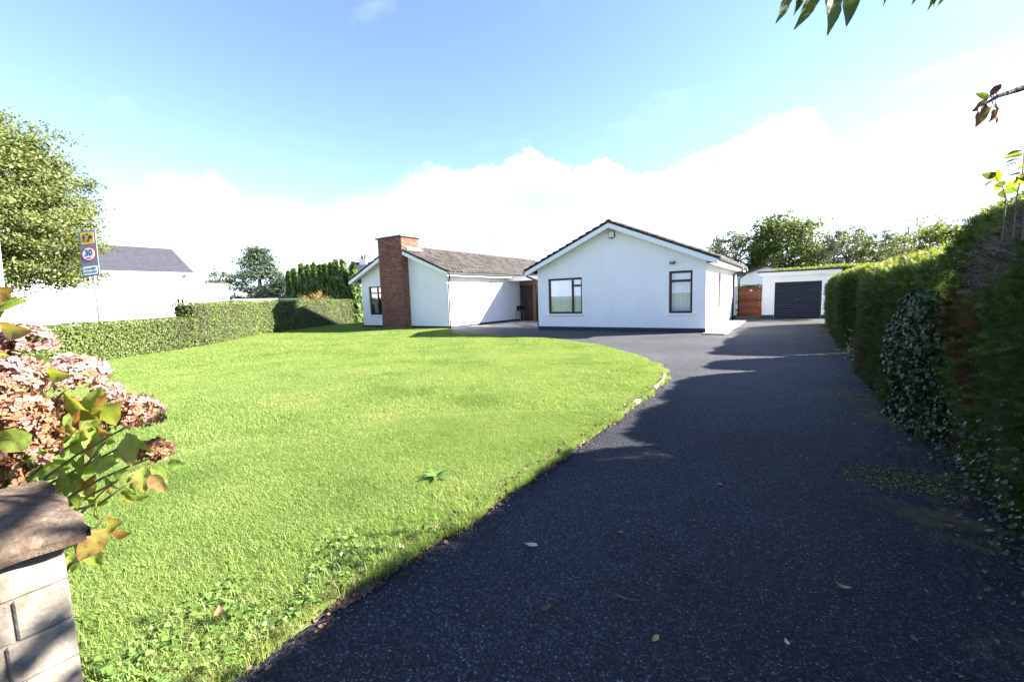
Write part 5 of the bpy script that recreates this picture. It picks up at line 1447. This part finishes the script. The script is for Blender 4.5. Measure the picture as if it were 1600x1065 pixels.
for (x0, y0, x1, y1, D) in ((-30, 800, 150, 640, 1.45), (-40, 790, 205, 690, 1.45), (-20, 830, 235, 725, 1.42), (40, 800, 215, 735, 1.4), (-60, 770, 120, 690, 1.4), (70, 830, 178, 752, 1.4), (100, 800, 215, 745, 1.42), (-10, 800, 90, 690, 1.5), (60, 790, 165, 690, 1.5), (110, 880, 168, 825, 1.3), (90, 860, 172, 800, 1.33)):
    a, b = at(x0, y0, D + .1), at(x1, y1, D); mid = (a + b) / 2 - CU * .03
    m = MB(); m.tube([ROOT + rng.normal(0, .04, 3) * [1, 1, 0], (ROOT + a) / 2 + rng.normal(0, .02, 3), a, mid, b], [.008, .007, .0055, .0048, .0035], 6); m.build('stem', STEM, HY, smooth=True)

# ------------------------------------------------------------------ cherry tree reaching in from the right
CHLEAF = leaf_mat('cherry_leaf', [(0, (.10, .035, .022)), (.25, (.18, .085, .03)), (.45, (.075, .095, .025)), (.75, (.075, .12, .026)), (1, (.24, .29, .035))], .6, rough=.4)
tb_ = np.array([12.2, -14.4, 0.])
CT = thing('cherry_tree', 'cherry tree behind the near hedge whose leafy twigs hang into the top right corner', 'tree', tuple(tb_))
m = MB(); m.tube([tb_ + [0, 0, -.1], tb_ + [-.05, -.2, 1.6], tb_ + [-.1, -.5, 3.2], tb_ + [-.2, -.6, 4.6]], [.10, .085, .07, .03], 10); m.build('trunk', BARK, CT, smooth=True)


def twig_(pts, r0, r1):
    m = MB(); n = len(pts); m.tube(pts, [r0 + (r1 - r0) * i / (n - 1) for i in range(n)], 6); m.build('branch', BARK, CT, smooth=True)


k = 420; X = np.array([12.2, -13.65, 3.0]) + rng.normal(size=(k, 3)) * np.array([.35, .42, .30])  # out-of-view leaf cluster, added to cast dappled shade on the gate pillar
V_, F_, T_ = scatter(*LEAF6, X, frames(rng.normal(size=X.shape) + [0, 0, .5]), .11 * rng.uniform(.6, 1.2, k), np.clip(rng.normal(.65, .15, k), 0, 1))
link('crown', np_mesh('crown', V_, F_, CHLEAF, T_), CT)
for i in range(0, k, 42):
    m = MB(); m.tube([tb_ + [-.08, -.4, 2.5], X[i]], [.02, .005], 5); m.build('branch', BARK, CT)
s0 = tb_ + np.array([-.1, -.5, 3.0])
twig_([s0, at(1900, -330, 1.6), at(1700, -170, 1.25), at(1470, -70, 1.12), at(1330, -45, 1.08), at(1230, -35, 1.05)], .035, .004)
twig_([tb_ + np.array([-.07, -.3, 2.2]), at(1800, 60, 1.5), at(1660, 115, 1.3), at(1597, 138, 1.22), at(1560, 150, 1.2), at(1535, 165, 1.18)], .02, .0022)


def ch_leaf(px, py, lpx, ang, D, tone, roll=0., tilt=0., wide=.2):
    L_ = lpx / FPX * D * .92; V, Fq = leaf_mesh(L_, L_ * wide * .72, .3, .12, 8, .22, .85)
    a = math.radians(ang); d = CR * math.cos(a) + CU * math.sin(a); n = -CF
    y = d * math.cos(tilt) + n * math.sin(tilt); z = n * math.cos(tilt) - d * math.sin(tilt); x = np.cross(y, z)
    x, z = x * math.cos(roll) + z * math.sin(roll), z * math.cos(roll) - x * math.sin(roll)
    c = at(px, py, D); V = np.array(V) @ np.array([x, y, z]) + c
    f = np.repeat(np.linspace(0, 1, 9), 5); T = np.clip(tone + rng.normal(0, .05, len(f)) - .10 * f, 0, 1)
    link('leaf', np_mesh('leaf', V, Fq, CHLEAF, T, smooth=True), CT)
    m = MB(); m.tube([c, c - y * .02 + CU * .012], .0012, 4); m.build('leaf_stalk', TWIG, CT)


for a in ((1240, -30, 72, -108, 1.05, .72, .5, .0, .2), (1250, -25, 52, -95, 1.06, .65, .7), (1266, -38, 60, -112, 1.06, .7, -.4), (1290, -38, 96, -117, 1.08, .72, .3, 0, .17), (1306, -42, 105, -96, 1.07, .78, .2, .1, .2), (1300, -30, 66, -100, 1.10, 1.0, -.3, .2, .2), (1335, -42, 90, -100, 1.08, .66, -.3, .1, .2),
          (1383, -45, 56, -85, 1.1, .35, .5), (1440, -45, 56, -100, 1.12, .5, .4), (1455, -50, 66, -80, 1.12, .3, .3), (1468, -45, 64, -100, 1.12, 1.0, .4), (1488, -50, 66, -105, 1.12, .95, .5), (1216, -20, 30, -150, 1.05, .5, .6), (1400, -60, 44, -60, 1.1, .7, .3),
          (1545, 153, 26, 170, 1.18, .95, .6, .2, .24), (1543, 155, 34, -140, 1.18, .3, .4, .1, .3), (1540, 163, 46, -120, 1.18, .4, -.3, .2, .25), (1552, 166, 34, -80, 1.18, .25, .5, .1, .25), (1556, 160, 40, -112, 1.19, .32, .4, .2, .26), (1548, 150, 26, 55, 1.19, .12, .7, .1, .3), (1550, 160, 30, -110, 1.18, .55, .9)): ch_leaf(*a)
# sprigs growing out of the top of the near hedge
SG = thing('hedge_sprig', 'leafy sprig sprouting above the top of the near hedge at the right edge', 'shrub', (11.05, -12.6, 2.0))
for x0, y0, x1, y1, D, k in ((1572, 310, 1556, 275, 2.5, 7), (1590, 300, 1600, 235, 2.3, 9), (1605, 300, 1612, 250, 2.2, 7)):
    a, b = at(x0, y0, D), at(x1, y1, D); m = MB(); m.tube([a - np.array([0, 0, .25]), a, (a + b) / 2 + CR * .01, b], [.004, .0035, .003, .0015], 5); m.build('stem', TWIG, SG)
    for i in range(k):
        p = a + (b - a) * (.25 + .75 * i / (k - 1)); V, Fq = leaf_mesh(.075, .022, .2, .2)
        d = rng.normal(size=3) + np.array([-.3, 0, .1]); R_ = frames(np.array([[0, 0, 1.]]) + rng.normal(size=(1, 3)) * .6, .3, d[None])[0]
        link('leaf', np_mesh('leaf', np.array(V) @ R_.T + p, Fq, CHLEAF, np.full(len(V), np.clip(rng.normal(.78, .15), .3, 1)), smooth=True), SG)
